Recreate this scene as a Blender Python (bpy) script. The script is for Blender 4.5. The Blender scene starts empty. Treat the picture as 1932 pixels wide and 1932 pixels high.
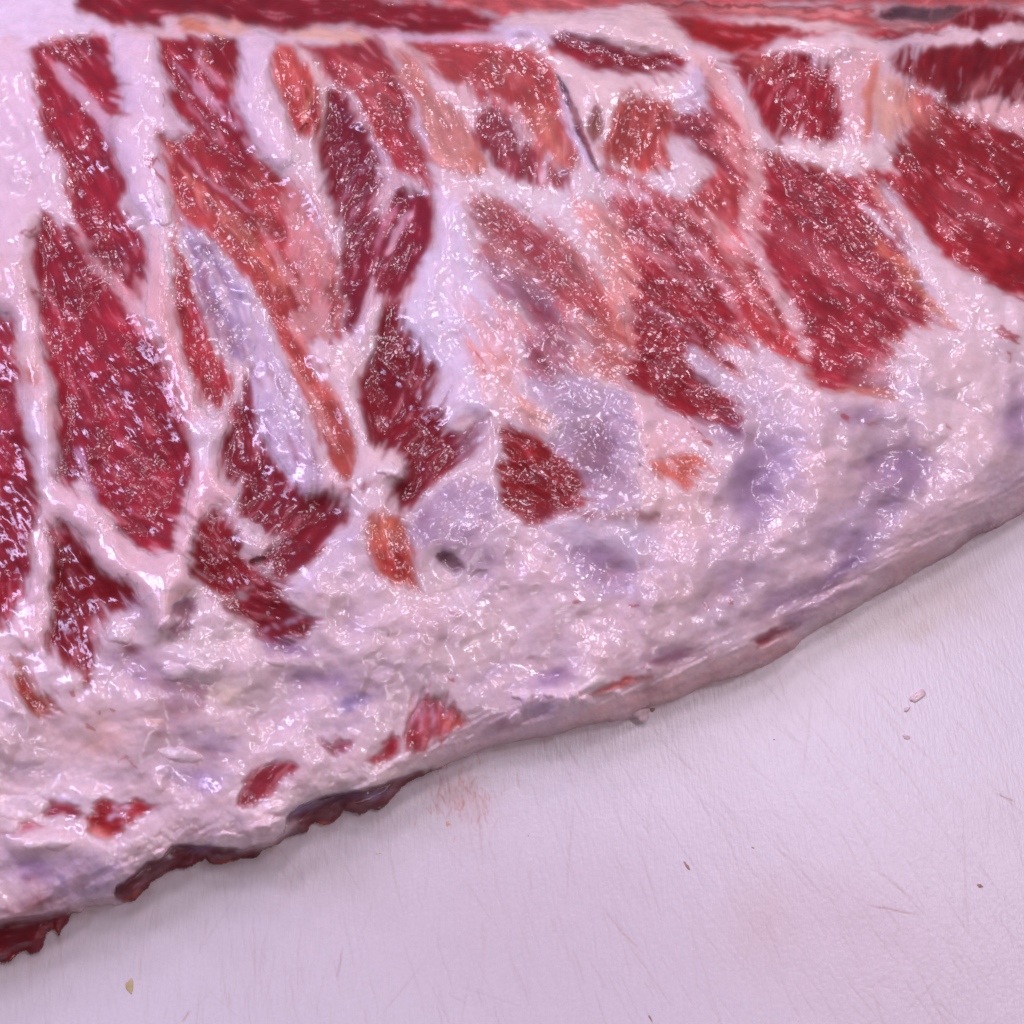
import bpy, math, time
import numpy as np
from mathutils import Vector, Matrix

T0 = time.time()
sc = bpy.context.scene
COL = sc.collection
rng = np.random.default_rng(7)

# ------------------------------------------------------------------ camera, world, lights
TILT = math.radians(27.0)
FOV = math.radians(55.0)
DIST = 0.262
TARGET = np.array([0.0, 0.0, 0.012])
camd = bpy.data.cameras.new('camera')
cam = bpy.data.objects.new('camera', camd)
COL.objects.link(cam)
CPOS = TARGET + DIST * np.array([0.0, -math.sin(TILT), math.cos(TILT)])
cam.location = CPOS
cam.rotation_euler = (TILT, 0, 0)
camd.sensor_fit = 'HORIZONTAL'
camd.angle = FOV
camd.clip_start = 0.01
camd.clip_end = 50
sc.camera = cam

w = bpy.data.worlds.new('World')
sc.world = w
w.use_nodes = True
bg = w.node_tree.nodes['Background']
bg.inputs['Color'].default_value = (0.86, 0.74, 0.93, 1)
bg.inputs['Strength'].default_value = 0.085


def area(name, loc, target, sx, sy, power, col):
    l = bpy.data.lights.new(name, 'AREA')
    l.shape = 'RECTANGLE'
    l.size, l.size_y = sx, sy
    l.energy = power
    l.color = col
    o = bpy.data.objects.new(name, l)
    COL.objects.link(o)
    o.location = loc
    d = Vector(target) - Vector(loc)
    o.rotation_euler = d.to_track_quat('-Z', 'Y').to_euler()
    return o


# compact unseen lamps, laid out above and behind to give small wet glints
for lx_, ly_, pw_, cl_ in ((0.34, 0.20, 1.45, (0.97, 0.84, 1.0)), (-0.10, 0.30, 0.95, (0.92, 0.80, 1.0)), (0.12, 0.50, 1.25, (0.95, 0.81, 1.0)), (-0.34, 0.56, 1.15, (0.84, 0.74, 1.0)),
                           (0.52, 0.62, 1.15, (1.0, 0.82, 0.96)), (-0.08, 0.86, 1.35, (0.90, 0.78, 1.0)), (0.36, 1.00, 1.25, (0.98, 0.80, 0.96)), (-0.50, 1.05, 1.15, (0.80, 0.72, 1.0)), (0.05, 1.45, 1.5, (0.98, 0.78, 0.92))):
    area('unseen_lamp', (lx_, ly_, 0.90), (0.0, 0.03, 0), 0.12, 0.10, pw_ * 0.86, cl_)
area('unseen_lamp', (-0.62, 0.26, 0.44), (-0.02, 0.0, 0), 0.10, 0.40, 2.7, (0.68, 0.60, 1.0))  # unseen low lamp at the left, added for side shading and bluish tint
area('unseen_lamp', (0.08, -0.42, 0.75), (0.0, -0.02, 0), 0.30, 0.20, 0.95, (1.0, 0.81, 0.95))  # unseen front fill, added to brighten the slab's shaded side rim
area('unseen_lamp', (0.50, 0.02, 0.80), (0.09, -0.03, 0), 0.08, 0.16, 0.6, (1.0, 0.86, 0.97))
sc.view_settings.view_transform = 'Standard'
sc.view_settings.look = 'None'
sc.view_settings.exposure = 0.0
sc.view_settings.gamma = 1.0
sc.cycles.use_denoising = True

# ------------------------------------------------------------------ mapping: photo plane -> the bench
ct, st = math.cos(TILT), math.sin(TILT)
TH = math.tan(FOV / 2)


def unproj(fx, fy, z):
    u = (fx - 966.0) / 966.0 * TH
    v = (966.0 - fy) / 966.0 * TH
    # camera axes: right (1,0,0), up (0,ct,st), forward (0,st,-ct)
    dx, dy, dz = u, v * ct + st, v * st - ct
    t = (z - CPOS[2]) / dz
    return CPOS[0] + dx * t, CPOS[1] + dy * t, z + 0 * t


# ------------------------------------------------------------------ raster grid over the slab (photo-plane units, 0..1932)
STEP = 1.9


def axis(lo, hi, flo, fhi, step, coarse):
    a = list(np.arange(flo, lo, coarse)) if flo < lo else []
    b = list(np.arange(lo, hi, step))
    c = list(np.arange(b[-1] + coarse, fhi, coarse)) if fhi > hi else []
    return np.array(a + b + c, dtype=np.float64)


xs = axis(-14, 1946, -420, 2350, STEP, 9.0)
ys = axis(-14, 1836, -260, 1990, STEP, 9.0)
X, Y = np.meshgrid(xs, ys)
NY, NX = X.shape


def lattice(X, Y, s, seed):
    r = np.random.default_rng(seed)
    x0, y0 = X.min(), Y.min()
    nx = int((X.max() - x0) / s) + 4
    ny = int((Y.max() - y0) / s) + 4
    g = r.random((ny, nx)).astype(np.float32) * 2 - 1
    fx = (X - x0) / s
    fy = (Y - y0) / s
    ix = fx.astype(np.int32)
    iy = fy.astype(np.int32)
    tx = (fx - ix).astype(np.float32)
    ty = (fy - iy).astype(np.float32)
    tx = tx * tx * tx * (tx * (tx * 6 - 15) + 10)
    ty = ty * ty * ty * (ty * (ty * 6 - 15) + 10)
    a = g[iy, ix] * (1 - tx) + g[iy, ix + 1] * tx
    b = g[iy + 1, ix] * (1 - tx) + g[iy + 1, ix + 1] * tx
    return a * (1 - ty) + b * ty


def rot(X, Y, a):
    c, s = math.cos(a), math.sin(a)
    return X * c - Y * s, X * s + Y * c


def fbm(X, Y, s, n, seed, gain=0.5):
    out = 0
    a = 1.0
    tot = 0
    for i in range(n):
        XX, YY = rot(X, Y, 0.6 + i * 1.1 + seed)
        out = out + a * lattice(XX, YY, s, seed * 31 + i)
        tot += a
        a *= gain
        s *= 0.5
    return out / tot * 1.6


def sm(a, b, x):
    t = np.clip((x - a) / (b - a), 0, 1)
    return t * t * (3 - 2 * t)


# organic warp of the coordinates
WX = X + 5.0 * fbm(X, Y, 46, 3, 3) + 2.2 * fbm(X, Y, 11, 2, 4)
WY = Y + 5.0 * fbm(X, Y, 46, 3, 5) + 2.2 * fbm(X, Y, 11, 2, 6)

# ------------------------------------------------------------------ grain direction field (degrees, y downwards)
ANCH = """110,250,62 180,120,50 350,170,52 430,250,60 380,350,62 440,420,50 60,150,62 50,250,64 20,60,20 250,150,4 260,60,55
270,340,70 490,200,70 520,280,66 580,180,78 650,240,118 660,330,118 640,400,122 720,430,125 790,420,105 700,150,42 740,240,58
800,300,50 860,240,70 300,20,3 600,30,3 850,45,4 930,240,104 1020,100,28 1020,180,60 1200,230,95 1000,320,98 1330,230,32
1300,350,50 1400,280,58 1480,200,112 1560,160,100 1600,200,92 1750,130,100 1900,130,118 1800,280,35 1880,350,30 1500,400,36
1600,380,40 1750,400,42 1640,60,4 1100,50,12 1160,105,12 1400,50,10 100,550,66 170,600,58 230,700,46 270,850,44 150,750,60
300,980,28 30,700,52 30,900,58 20,1050,66 330,650,72 420,600,62 400,720,78 500,560,72 560,600,55 600,700,64 640,820,66
530,780,72 560,870,78 640,540,118 720,520,112 760,700,118 760,880,132 830,850,134 850,600,60 930,540,40 960,400,38
1050,480,43 1120,560,46 1000,620,55 1250,560,44 1300,650,34 1350,760,28 1250,720,20 1330,640,34 1450,600,42 1290,880,34
1520,560,36 1600,640,30 1600,725,12 1700,560,30 1800,600,28 1850,500,24 1750,800,8 1900,700,-20 1400,1000,-14 1700,1100,-28
1000,1200,-10 1200,1150,-14 700,1200,-12 620,1060,-38 570,1000,-52 500,1020,-50 450,900,110 740,1050,72 700,1150,20
1020,920,30 1130,900,20 1270,890,38 960,1060,0 300,1300,22 150,1100,55 130,1180,80 420,1080,40 500,1150,20 100,1400,10
400,1450,-10 800,1370,100 700,1480,-14 1100,1340,-18 1500,1190,-28 1800,1030,-32 50,1600,-5 200,1680,-20 100,1760,-18
480,1480,130 620,1400,40 40,1290,60 500,300,30 380,850,74 80,760,74 60,1080,80"""
an = np.array([[float(v) for v in t.split(',')] for t in ANCH.split()])


def angle_field(X, Y):
    c = np.zeros_like(X, dtype=np.float32)
    s = np.zeros_like(c)
    W = np.zeros_like(c)
    for x, y, a in an:
        d2 = (X - x) ** 2 + (Y - y) ** 2 + 60.0
        wt = (1.0 / (d2 * d2)).astype(np.float32) * 1e6
        c += wt * math.cos(math.radians(2 * a))
        s += wt * math.sin(math.radians(2 * a))
        W += wt
    return np.arctan2(s, c) / 2


# coarse evaluation then bilinear upsample through index picking
cx = np.linspace(xs[0], xs[-1], 260)
cy = np.linspace(ys[0], ys[-1], 230)
CX, CY = np.meshgrid(cx, cy)
A0 = angle_field(CX, CY)
ui = (xs - cx[0]) / (cx[1] - cx[0])
vi = (ys - cy[0]) / (cy[1] - cy[0])
i0 = np.clip(ui.astype(int), 0, 258)
j0 = np.clip(vi.astype(int), 0, 228)
tx = (ui - i0)[None, :]
ty = (vi - j0)[:, None]


def up(F):
    a = F[np.ix_(j0, i0)] * (1 - tx) + F[np.ix_(j0, i0 + 1)] * tx
    b = F[np.ix_(j0 + 1, i0)] * (1 - tx) + F[np.ix_(j0 + 1, i0 + 1)] * tx
    return a * (1 - ty) + b * ty


C2, S2 = up(np.cos(2 * A0)), up(np.sin(2 * A0))
ANG = (np.arctan2(S2, C2) / 2 + 0.13 * fbm(X, Y, 90, 2, 9) + 0.10 * fbm(X, Y, 20, 1, 10)).astype(np.float32)
DXI = np.cos(ANG)
DYI = np.sin(ANG)


def lic(N, L, h=1.0):
    """line integral convolution of N along the grain"""
    out = N.copy()
    jj, ii = np.meshgrid(np.arange(NY, dtype=np.float32), np.arange(NX, dtype=np.float32), indexing='ij')
    for sgn in (1, -1):
        px = ii.copy()
        py = jj.copy()
        pdx, pdy = DXI * sgn, DYI * sgn
        for k in range(L):
            px += pdx * h
            py += pdy * h
            a = np.clip(px + 0.5, 0, NX - 1).astype(np.int32)
            b = np.clip(py + 0.5, 0, NY - 1).astype(np.int32)
            wgt = 0.5 + 0.5 * math.cos(math.pi * (k + 1) / (L + 1))
            out += wgt * N[b, a]
            nx, ny = DXI[b, a], DYI[b, a]
            flip = np.where(nx * pdx + ny * pdy < 0, -1, 1).astype(np.float32)
            pdx, pdy = nx * flip, ny * flip
    out -= out.mean()
    return (out / out.std()).astype(np.float32)


def blur(F, n=1):
    for _ in range(n):
        G = np.pad(F, 1, mode='edge')
        F = (G[1:-1, :-2] + 2 * G[1:-1, 1:-1] + G[1:-1, 2:]) / 4
        G = np.pad(F, 1, mode='edge')
        F = (G[:-2, 1:-1] + 2 * G[1:-1, 1:-1] + G[2:, 1:-1]) / 4
    return F


n0 = rng.standard_normal((NY, NX)).astype(np.float32)
FINE = lic(n0, 5)                         # hair-fine strands
MID = lic(blur(rng.standard_normal((NY, NX)).astype(np.float32), 2), 6, 1.5)   # strands ~3 px wide
ii_s = 7.0
BIG = lic(lattice(X, Y, 11.0, 77).astype(np.float32), 9, 2.2)   # bundles
BEAD = lic(blur(rng.standard_normal((NY, NX)).astype(np.float32), 2), 2, 1.3)   # short beads of moisture
COMB = lic(blur(rng.standard_normal((NY, NX)).astype(np.float32), 3), 14, 1.6)   # long strands that feather the borders
G1 = blur(rng.standard_normal((NY, NX)).astype(np.float32), 2)
G1 /= G1.std()
print('noise', round(time.time() - T0, 1))

# ------------------------------------------------------------------ painting the flesh: colour, height, grain, part
LIGHT = np.array([0.80, 0.70, 0.86])


def lin(c):
    c = np.array(c, dtype=np.float64) / 255.0
    return np.where(c <= 0.04045, c / 12.92, ((c + 0.055) / 1.055) ** 2.4)


def alb(c):
    return np.clip(lin(c) / LIGHT, 0.006, 0.86).astype(np.float32)


COLR = np.zeros((NY, NX, 3), np.float32)
COLR[:] = alb((208, 180, 196))
HGT = np.zeros((NY, NX), np.float32)      # millimetres on top of the base form
MEAT = np.zeros((NY, NX), np.float32)     # 1 = lean fibres, 0 = fat
LAB = np.zeros((NY, NX), np.int16)
PARTS = [('fat_cap', None)]


def pts(s):
    return np.array([[float(v) for v in t.split(',')] for t in s.split()])


def window(x0, y0, x1, y1):
    a = max(0, np.searchsorted(xs, x0) - 1)
    b = min(NX, np.searchsorted(xs, x1) + 1)
    c = max(0, np.searchsorted(ys, y0) - 1)
    d = min(NY, np.searchsorted(ys, y1) + 1)
    return slice(c, d), slice(a, b)


def sdist(PX, PY, P, closed=True):
    n = len(P)
    best = np.full(PX.shape, 1e9, np.float32)
    tt = np.zeros(PX.shape, np.float32)
    inside = np.zeros(PX.shape, bool)
    cum = 0
    seglen = [np.hypot(*(P[(i + 1) % n] - P[i])) for i in range(n if closed else n - 1)]
    tot = sum(seglen) + 1e-9
    for i in range(n if closed else n - 1):
        ax, ay = P[i]
        bx, by = P[(i + 1) % n]
        ex, ey = bx - ax, by - ay
        L2 = ex * ex + ey * ey + 1e-9
        t = np.clip(((PX - ax) * ex + (PY - ay) * ey) / L2, 0, 1)
        d = np.hypot(PX - ax - t * ex, PY - ay - t * ey)
        m = d < best
        best = np.where(m, d, best)
        if not closed:
            tt = np.where(m, (cum + t * seglen[i]) / tot, tt)
            cum += seglen[i]
        else:
            cr = ((ay > PY) != (by > PY)) & (PX < ex * (PY - ay) / (ey if abs(ey) > 1e-9 else 1e-9) + ax)
            inside ^= cr
    if closed:
        return np.where(inside, best, -best)
    return best, tt


def put(sl, m, col, a, hgt, meat):
    m = m.astype(np.float32)
    if col is not None:
        k = (m * a)[..., None]
        COLR[sl] = COLR[sl] * (1 - k) + alb(col) * k
    if hgt:
        HGT[sl] += hgt * m
    if meat is not None:
        MEAT[sl] = MEAT[sl] * (1 - m * a) + meat * m * a


def P(col, s, part=None, soft=6.0, rag=6.5, h=0.0, a=1.0, meat=1.0, edge=None, ew=9.0, label=None, mott=0.0, bulge=0.0):
    """polygon patch; edge = colour of its paler rim"""
    p = pts(s)
    pad = soft + rag * 2.5 + 14
    sl = window(p[:, 0].min() - pad, p[:, 1].min() - pad, p[:, 0].max() + pad, p[:, 1].max() + pad)
    d0 = sdist(WX[sl], WY[sl], p)
    soft = soft + 1.8
    d = d0 + (rag + 0.8) * (0.6 * MID[sl] + 0.9 * BIG[sl]) * 0.8
    m = sm(-soft, soft, d)
    if mott:
        q = 0.6 * BIG[sl] + 0.4 * MID[sl]
        m2 = m * (1 - mott * sm(0.1, 1.3, q))
    else:
        m2 = m
    put(sl, m2, col, a, 0, meat)
    soft0 = part == 'muscle' and edge is None
    if soft0:
        e = m * (1 - sm(0, 11, d))
        put(sl, e * 0.45, (196, 120, 126), a, 0, None)
    if edge is not None:
        e = m * (1 - sm(0, ew, d))
        put(sl, e * 0.75, edge, a, 0, None)
    if h:
        HGT[sl] += (h * sm(-soft - 3, soft + 4, d0)).astype(np.float32)
    if bulge:
        HGT[sl] += (bulge * (1 - np.exp(-np.clip(d0, 0, None) / 22.0))).astype(np.float32)
    if part is not None:
        if part == 0:
            LAB[sl] = np.where(d0 > 0, 0, LAB[sl])
        else:
            k = len(PARTS)
            PARTS.append((part, label))
            LAB[sl] = np.where(d0 > 0, k, LAB[sl])


def S(col, wd, s, soft=2.5, h=0.0, a=1.0, meat=None, rag=1.5, taper=True, warp=True, part=None, label=None):
    """stroke along a polyline"""
    p = pts(s)
    pad = wd + soft + 12
    sl = window(p[:, 0].min() - pad, p[:, 1].min() - pad, p[:, 0].max() + pad, p[:, 1].max() + pad)
    PX, PY = (WX[sl], WY[sl]) if warp else (X[sl], Y[sl])
    d, t = sdist(PX, PY, p, closed=False)
    wloc = wd * (np.clip(4 * t * (1 - t), 0, 1) ** 0.5 if taper else 1.0)
    m = sm(-soft, soft, wloc - d + rag * MID[sl])
    put(sl, m, col, a, 0, meat)
    if h:
        HGT[sl] += (h * np.exp(-(d / (wd + 1.0)) ** 2) * (np.clip(6 * t * (1 - t), 0, 1) if taper else 1)).astype(np.float32)
    if part is not None:
        k = len(PARTS)
        PARTS.append((part, label))
        LAB[sl] = np.where(wloc - d > 0, k, LAB[sl])


def B(col, a, x, y, rx, ry=None, ang=0, h=0.0, meat=None, rag=0.35):
    ry = ry or rx
    r = max(rx, ry) * 2.3
    sl = window(x - r, y - r, x + r, y + r)
    c, s_ = math.cos(math.radians(ang)), math.sin(math.radians(ang))
    dx, dy = WX[sl] - x, WY[sl] - y
    q = ((dx * c + dy * s_) / rx) ** 2 + ((-dx * s_ + dy * c) / ry) ** 2
    m = np.exp(-q * (1 + rag * BIG[sl] * 0.6))
    m = np.clip(m, 0, 1) * (q < 5)
    put(sl, m, col, a, h, meat)


def comb():
    """feather every border along the grain: each strand is pulled a little forwards or back"""
    global COLR, MEAT
    jj, ii = np.meshgrid(np.arange(NY, dtype=np.float32), np.arange(NX, dtype=np.float32), indexing='ij')
    amp_ = 1 - 0.9 * sm(1640, 1700, X) * sm(140, 100, Y) - 0.5 * sm(120, 80, Y) * sm(1700, 1640, X)
    tgt = amp_ * np.clip(COMB * 2.1 + MID * 0.5, -11, 11)
    sg = np.where(tgt < 0, -1, 1).astype(np.float32)
    px_, py_ = ii.copy(), jj.copy()
    pdx, pdy = DXI * sg, DYI * sg
    at_ = np.abs(tgt)
    for k_ in range(11):
        go = np.clip(at_ - k_, 0, 1)
        px_ += pdx * 1.4 * go
        py_ += pdy * 1.4 * go
        a_ = np.clip(px_ + 0.5, 0, NX - 1).astype(np.int32)
        b_ = np.clip(py_ + 0.5, 0, NY - 1).astype(np.int32)
        nx_, ny_ = DXI[b_, a_], DYI[b_, a_]
        fl = np.where(nx_ * pdx + ny_ * pdy < 0, -1, 1).astype(np.float32)
        pdx, pdy = nx_ * fl, ny_ * fl
    C1, M1 = COLR[b_, a_], MEAT[b_, a_]
    COLR = 0.72 * C1 + 0.28 * COLR
    MEAT = 0.72 * M1 + 0.28 * MEAT
    for c_ in range(3):
        COLR[..., c_] = blur(COLR[..., c_], 2)
    MEAT = blur(MEAT, 2)


CONTOUR = pts("""-420,1935 -200,1872 -60,1830 0,1814 22,1811 30,1800 47,1792 57,1799 75,1794 82,1781 92,1759 105,1754 112,1764 122,1746 132,1727
155,1723 162,1713 195,1711 232,1704 265,1691 282,1676 287,1664 315,1646 355,1634 385,1620 395,1629 432,1629 460,1618 483,1616 490,1614 498,1604 528,1589
553,1574 578,1566 593,1551 620,1559 633,1546 648,1529 673,1536 695,1529 715,1526 733,1514 753,1494 770,1476 795,1464 828,1450 858,1436
908,1416 966,1400 1010,1392 1036,1388 1061,1383 1091,1371 1141,1363 1191,1356 1228,1333 1271,1321 1308,1303 1341,1288 1391,1276 1449,1254
1499,1223 1511,1208 1549,1183 1589,1163 1629,1138 1664,1118 1704,1098 1724,1083 1759,1063 1799,1043 1839,1011 1879,998 1911,978 1932,966
2000,925 2100,860 2360,700""")


def cdist(X, Y):
    """signed distance to the slab's lower outline, positive on the slab"""
    p = CONTOUR
    d, _ = sdist(X, Y, p, closed=False)
    yc = np.interp(X, p[:, 0], p[:, 1])
    return np.where(Y < yc, d, -d).astype(np.float32)


JX = X + 0.9 * fbm(X, Y, 9, 2, 21) + 3.2 * fbm(X, Y, 26, 2, 23) * sm(900, 700, X)
JY = Y + 0.9 * fbm(X, Y, 9, 2, 22) + 3.2 * fbm(X, Y, 22, 2, 24) * sm(900, 700, X)
CD = cdist(JX, JY)

exec_paint = True
# ---- broad tints of the fat
B((216, 186, 212), 0.8, 20, 200, 150, 260)
B((205, 184, 200), 0.6, 1000, 1180, 420, 130, -8)
B((220, 190, 204), 0.8, 1790, 760, 150, 190)
B((208, 176, 190), 0.7, 1240, 1180, 180, 120)
B((214, 176, 182), 0.8, 1300, 960, 90, 60)
B((206, 176, 192), 0.6, 1530, 930, 110, 110)
B((222, 182, 186), 0.7, 190, 1385, 90, 60, 20)
B((206, 188, 192), 0.6, 640, 1500, 200, 40, -15)
B((212, 190, 204), 0.6, 60, 1500, 120, 60)
B((214, 192, 200), 0.7, 430, 1240, 80, 70)
B((196, 172, 198), 0.6, 560, 1310, 120, 60)
B((214, 184, 190), 0.6, 790, 1150, 120, 60)
B((190, 168, 194), 0.6, 900, 1030, 90, 60)

R1, R2, R3 = (150, 46, 62), (122, 30, 44), (166, 62, 70)
OR, OL = (188, 100, 88), (206, 138, 122)

# ---- muscles, left half
P(R1, "-420,560 0,588 20,585 30,610 38,640 40,680 42,720 40,760 48,790 55,820 60,850 68,900 75,940 68,975 65,1008 66,1033 60,1058 57,1088 50,1123 28,1143 22,1160 12,1178 0,1184 -60,1200 -420,1230", 'muscle', h=-0.9, edge=(180, 90, 95))
P(R1, "48,94 70,84 100,76 135,66 150,62 175,62 200,66 212,90 216,118 226,145 230,172 228,196 234,206 222,216 205,222 200,228 212,255 218,275 222,300 232,322 245,342 246,360 232,372 226,385 240,405 250,425 265,442 272,465 276,500 274,535 264,562 240,565 215,545 190,520 165,490 150,460 142,430 140,398 130,376 125,350 122,322 108,285 85,268 80,240 72,205 63,175 62,150 64,128", 'muscle', h=-1.0, rag=2.5, soft=2.5)
P(R1, "77,388 90,395 110,412 125,425 140,432 155,455 172,492 185,515 215,552 245,585 270,605 290,625 305,655 318,690 325,725 340,755 348,790 358,830 360,870 362,905 352,945 346,975 338,1000 330,1030 316,1044 296,1052 275,1042 250,1031 225,1006 207,980 192,958 178,930 165,900 150,880 138,920 112,915 107,870 112,848 106,820 98,790 100,760 106,735 100,708 90,690 83,660 76,620 71,583 72,558 66,530 60,505 64,470 72,440 76,420", 'muscle', h=-1.0, rag=2.5, soft=2.5, edge=(178, 82, 84), ew=6, label='long deep red muscle with wet grain between two pale ribs')
P((124, 32, 40), "88,998 105,986 120,976 140,991 160,1013 172,1041 185,1068 212,1086 240,1093 255,1108 272,1141 245,1148 215,1151 200,1166 195,1186 182,1198 190,1226 175,1251 175,1296 155,1298 160,1278 145,1266 122,1253 110,1238 95,1236 80,1216 85,1191 92,1166 95,1128 97,1091 92,1048 88,1016", 'muscle', h=-0.7, rag=2.5, edge=(165, 78, 66), ew=10, label='dark brown red muscle showing through the lower fat')
P((146, 66, 52), "15,1236 38,1245 52,1270 60,1290 75,1310 100,1305 112,1335 95,1340 80,1348 62,1350 48,1340 35,1320 22,1300 15,1275 28,1285 24,1255", 'muscle', h=-0.4, edge=(190, 120, 100))
P((178, 105, 88), "44,1222 58,1217 72,1228 66,1240 50,1234", a=0.8)
P((172, 78, 74), "303,72 340,66 375,70 395,68 430,64 452,76 457,95 449,108 453,135 440,152 448,170 436,195 455,225 475,245 480,270 492,292 510,300 520,322 545,335 560,350 585,380 600,420 625,470 638,500 640,560 650,580 645,620 640,650 620,640 600,640 580,650 590,690 620,733 645,783 670,833 673,858 665,900 650,910 640,905 613,858 588,795 570,733 548,683 523,638 503,590 483,560 470,530 440,500 410,460 380,430 345,425 330,440 328,428 328,410 318,395 320,375 318,345 312,312 303,290 302,252 325,262 355,262 362,245 350,235 325,210 314,185 316,160 304,135 299,115 305,100", 'muscle', h=-0.9, rag=3.5, soft=3, label='long orange tinged muscle strip running down the middle left')
P(R1, "303,76 340,68 375,72 382,110 400,135 425,160 440,180 455,225 470,250 480,290 470,330 440,330 400,300 375,262 355,262 362,245 350,235 325,210 314,185 316,160 304,135 299,115", h=0, rag=4, a=0.9)
P(R2, "385,72 400,68 430,64 452,76 457,95 449,108 453,130 440,150 420,140 400,125 388,100", rag=3, a=0.85)
P((146, 50, 60), "330,262 362,262 400,300 440,330 480,380 500,420 480,430 440,420 400,400 360,390 335,360 325,320", rag=6, a=0.8)
P((168, 60, 66), "330,440 318,480 322,520 330,560 325,600 335,640 345,680 358,715 370,755 385,775 400,780 425,765 438,740 440,700 420,670 392,640 386,600 380,560 365,530 355,500 345,480", 'muscle', h=-0.6, edge=(196, 120, 115), ew=8)
P((148, 124, 162), "345,425 380,440 410,468 440,505 465,550 475,600 482,640 470,668 450,682 430,672 402,640 390,600 380,560 365,530 358,490 348,455", 'membrane', h=-0.5, meat=0.45, mott=0.5, label='grey violet silverskin in a hollow between muscles')
P((128, 38, 52), "470,695 483,720 485,770 490,808 505,833 515,858 540,888 563,913 583,930 600,933 620,930 640,935 650,945 665,966 643,996 623,1021 603,1048 573,1073 543,1096 530,1110 500,1080 485,1055 495,1040 500,1020 478,1008 460,985 445,965 450,940 462,920 430,908 410,895 410,858 430,808 435,770 455,733", 'muscle', h=-1.0, rag=3)
P((118, 24, 32), "390,966 375,991 367,1016 362,1041 357,1078 375,1103 400,1116 435,1128 460,1116 475,1091 483,1056 462,1036 447,1011 437,981 430,962 400,955", 'muscle', h=-0.8, rag=2, edge=(150, 60, 50))
P((128, 36, 48), "483,1060 500,1085 535,1110 540,1125 560,1150 585,1168 590,1178 580,1200 560,1220 540,1232 520,1222 500,1205 483,1200 470,1175 450,1165 430,1150 422,1135 440,1130 462,1118", 'muscle', h=-0.7, rag=2, edge=(160, 90, 95))
P((122, 38, 56), "613,172 640,172 658,190 675,225 692,245 697,265 712,290 733,310 722,325 735,335 757,352 783,362 811,367 819,400 816,450 810,483 800,500 783,528 758,553 733,568 716,556 703,533 692,583 673,615 655,640 640,650 645,620 652,590 640,560 632,530 640,500 644,483 645,435 630,390 610,345 605,287 608,250 612,215", 'muscle', h=-1.3, rag=1.5, soft=2.2, label='dark purple red muscle with fanned fibres in a deep pocket')
P((120, 30, 42), "733,568 758,560 765,583 760,600 758,613 798,643 808,665 833,690 828,720 815,745 815,765 843,783 838,805 858,815 888,808 930,775 913,820 895,853 858,888 820,908 795,933 778,958 758,966 738,940 733,918 748,908 765,893 758,873 748,855 730,858 708,853 690,833 683,783 668,748 673,728 688,698 698,668 708,633 715,595 723,570", 'muscle', h=-1.1, rag=1.8, soft=2.2, label='deep red muscle with sparkling wet grain in the middle')
P((165, 68, 76), "558,78 600,85 640,80 680,72 700,70 720,80 730,95 740,110 748,130 755,150 765,165 775,185 780,215 790,240 800,270 810,290 812,305 800,322 820,345 812,362 795,355 770,335 750,325 735,312 722,290 705,260 692,235 680,210 668,190 655,175 630,165 615,150 605,140 598,120 580,100", 'muscle', h=-0.5, rag=2)
P((200, 132, 124), "745,95 770,92 790,105 800,120 805,140 812,160 830,180 860,200 880,220 895,250 905,275 918,290 922,315 905,330 885,335 860,325 830,310 812,300 800,270 790,240 780,200 770,165 755,150", 'muscle', h=0.4, rag=3, a=0.9)
P((188, 88, 80), "510,100 520,85 545,80 560,90 575,110 590,130 603,150 605,180 606,220 604,250 600,270 590,262 575,265 560,255 550,230 540,205 530,180 518,165 512,140", 'muscle', h=-0.3, rag=2, label='small orange red muscle beside the dark pocket')
P((196, 104, 84), "690,985 700,975 720,972 750,975 765,985 775,1000 780,1030 785,1050 780,1070 785,1095 775,1108 760,1110 740,1100 720,1085 705,1065 695,1045 690,1020", 'muscle', h=-0.4, rag=2, label='small bright orange red muscle patch in the lower fat')

# ---- muscles, right half
P((178, 92, 98), "1115,360 1150,365 1130,330 1140,310 1200,330 1230,350 1290,368 1330,345 1350,315 1340,300 1300,270 1262,255 1270,225 1300,215 1335,205 1325,160 1320,120 1340,115 1370,150 1395,200 1425,255 1440,300 1428,350 1425,400 1430,440 1445,500 1470,560 1495,605 1515,650 1522,690 1500,688 1460,665 1430,640 1418,650 1391,612 1378,590 1366,580 1380,640 1366,673 1403,708 1330,700 1303,675 1308,708 1360,735 1388,745 1428,778 1388,758 1401,790 1396,818 1356,805 1316,790 1266,780 1228,753 1186,733 1178,700 1180,640 1180,560 1168,480 1150,420", 'muscle', h=-0.5, rag=4, label='broad pinkish red muscle with coarse strands right of centre')
P((150, 46, 56), "1195,500 1230,480 1290,483 1316,508 1356,545 1378,565 1391,608 1416,648 1380,640 1350,650 1366,673 1403,708 1330,690 1303,675 1308,708 1360,735 1388,745 1388,758 1401,790 1396,818 1356,805 1316,790 1266,780 1228,753 1190,730 1182,690 1188,620", rag=6, soft=4)
P((162, 58, 68), "1165,385 1200,380 1260,400 1330,430 1370,470 1385,540 1350,540 1300,500 1240,470 1190,450 1170,420", rag=8, soft=5, a=0.85)
P((174, 66, 66), "1345,440 1400,440 1430,480 1450,530 1470,570 1495,620 1510,650 1520,680 1500,685 1470,665 1440,640 1420,620 1400,590 1385,550 1365,510 1345,480", rag=5, soft=4, a=0.85)
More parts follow.
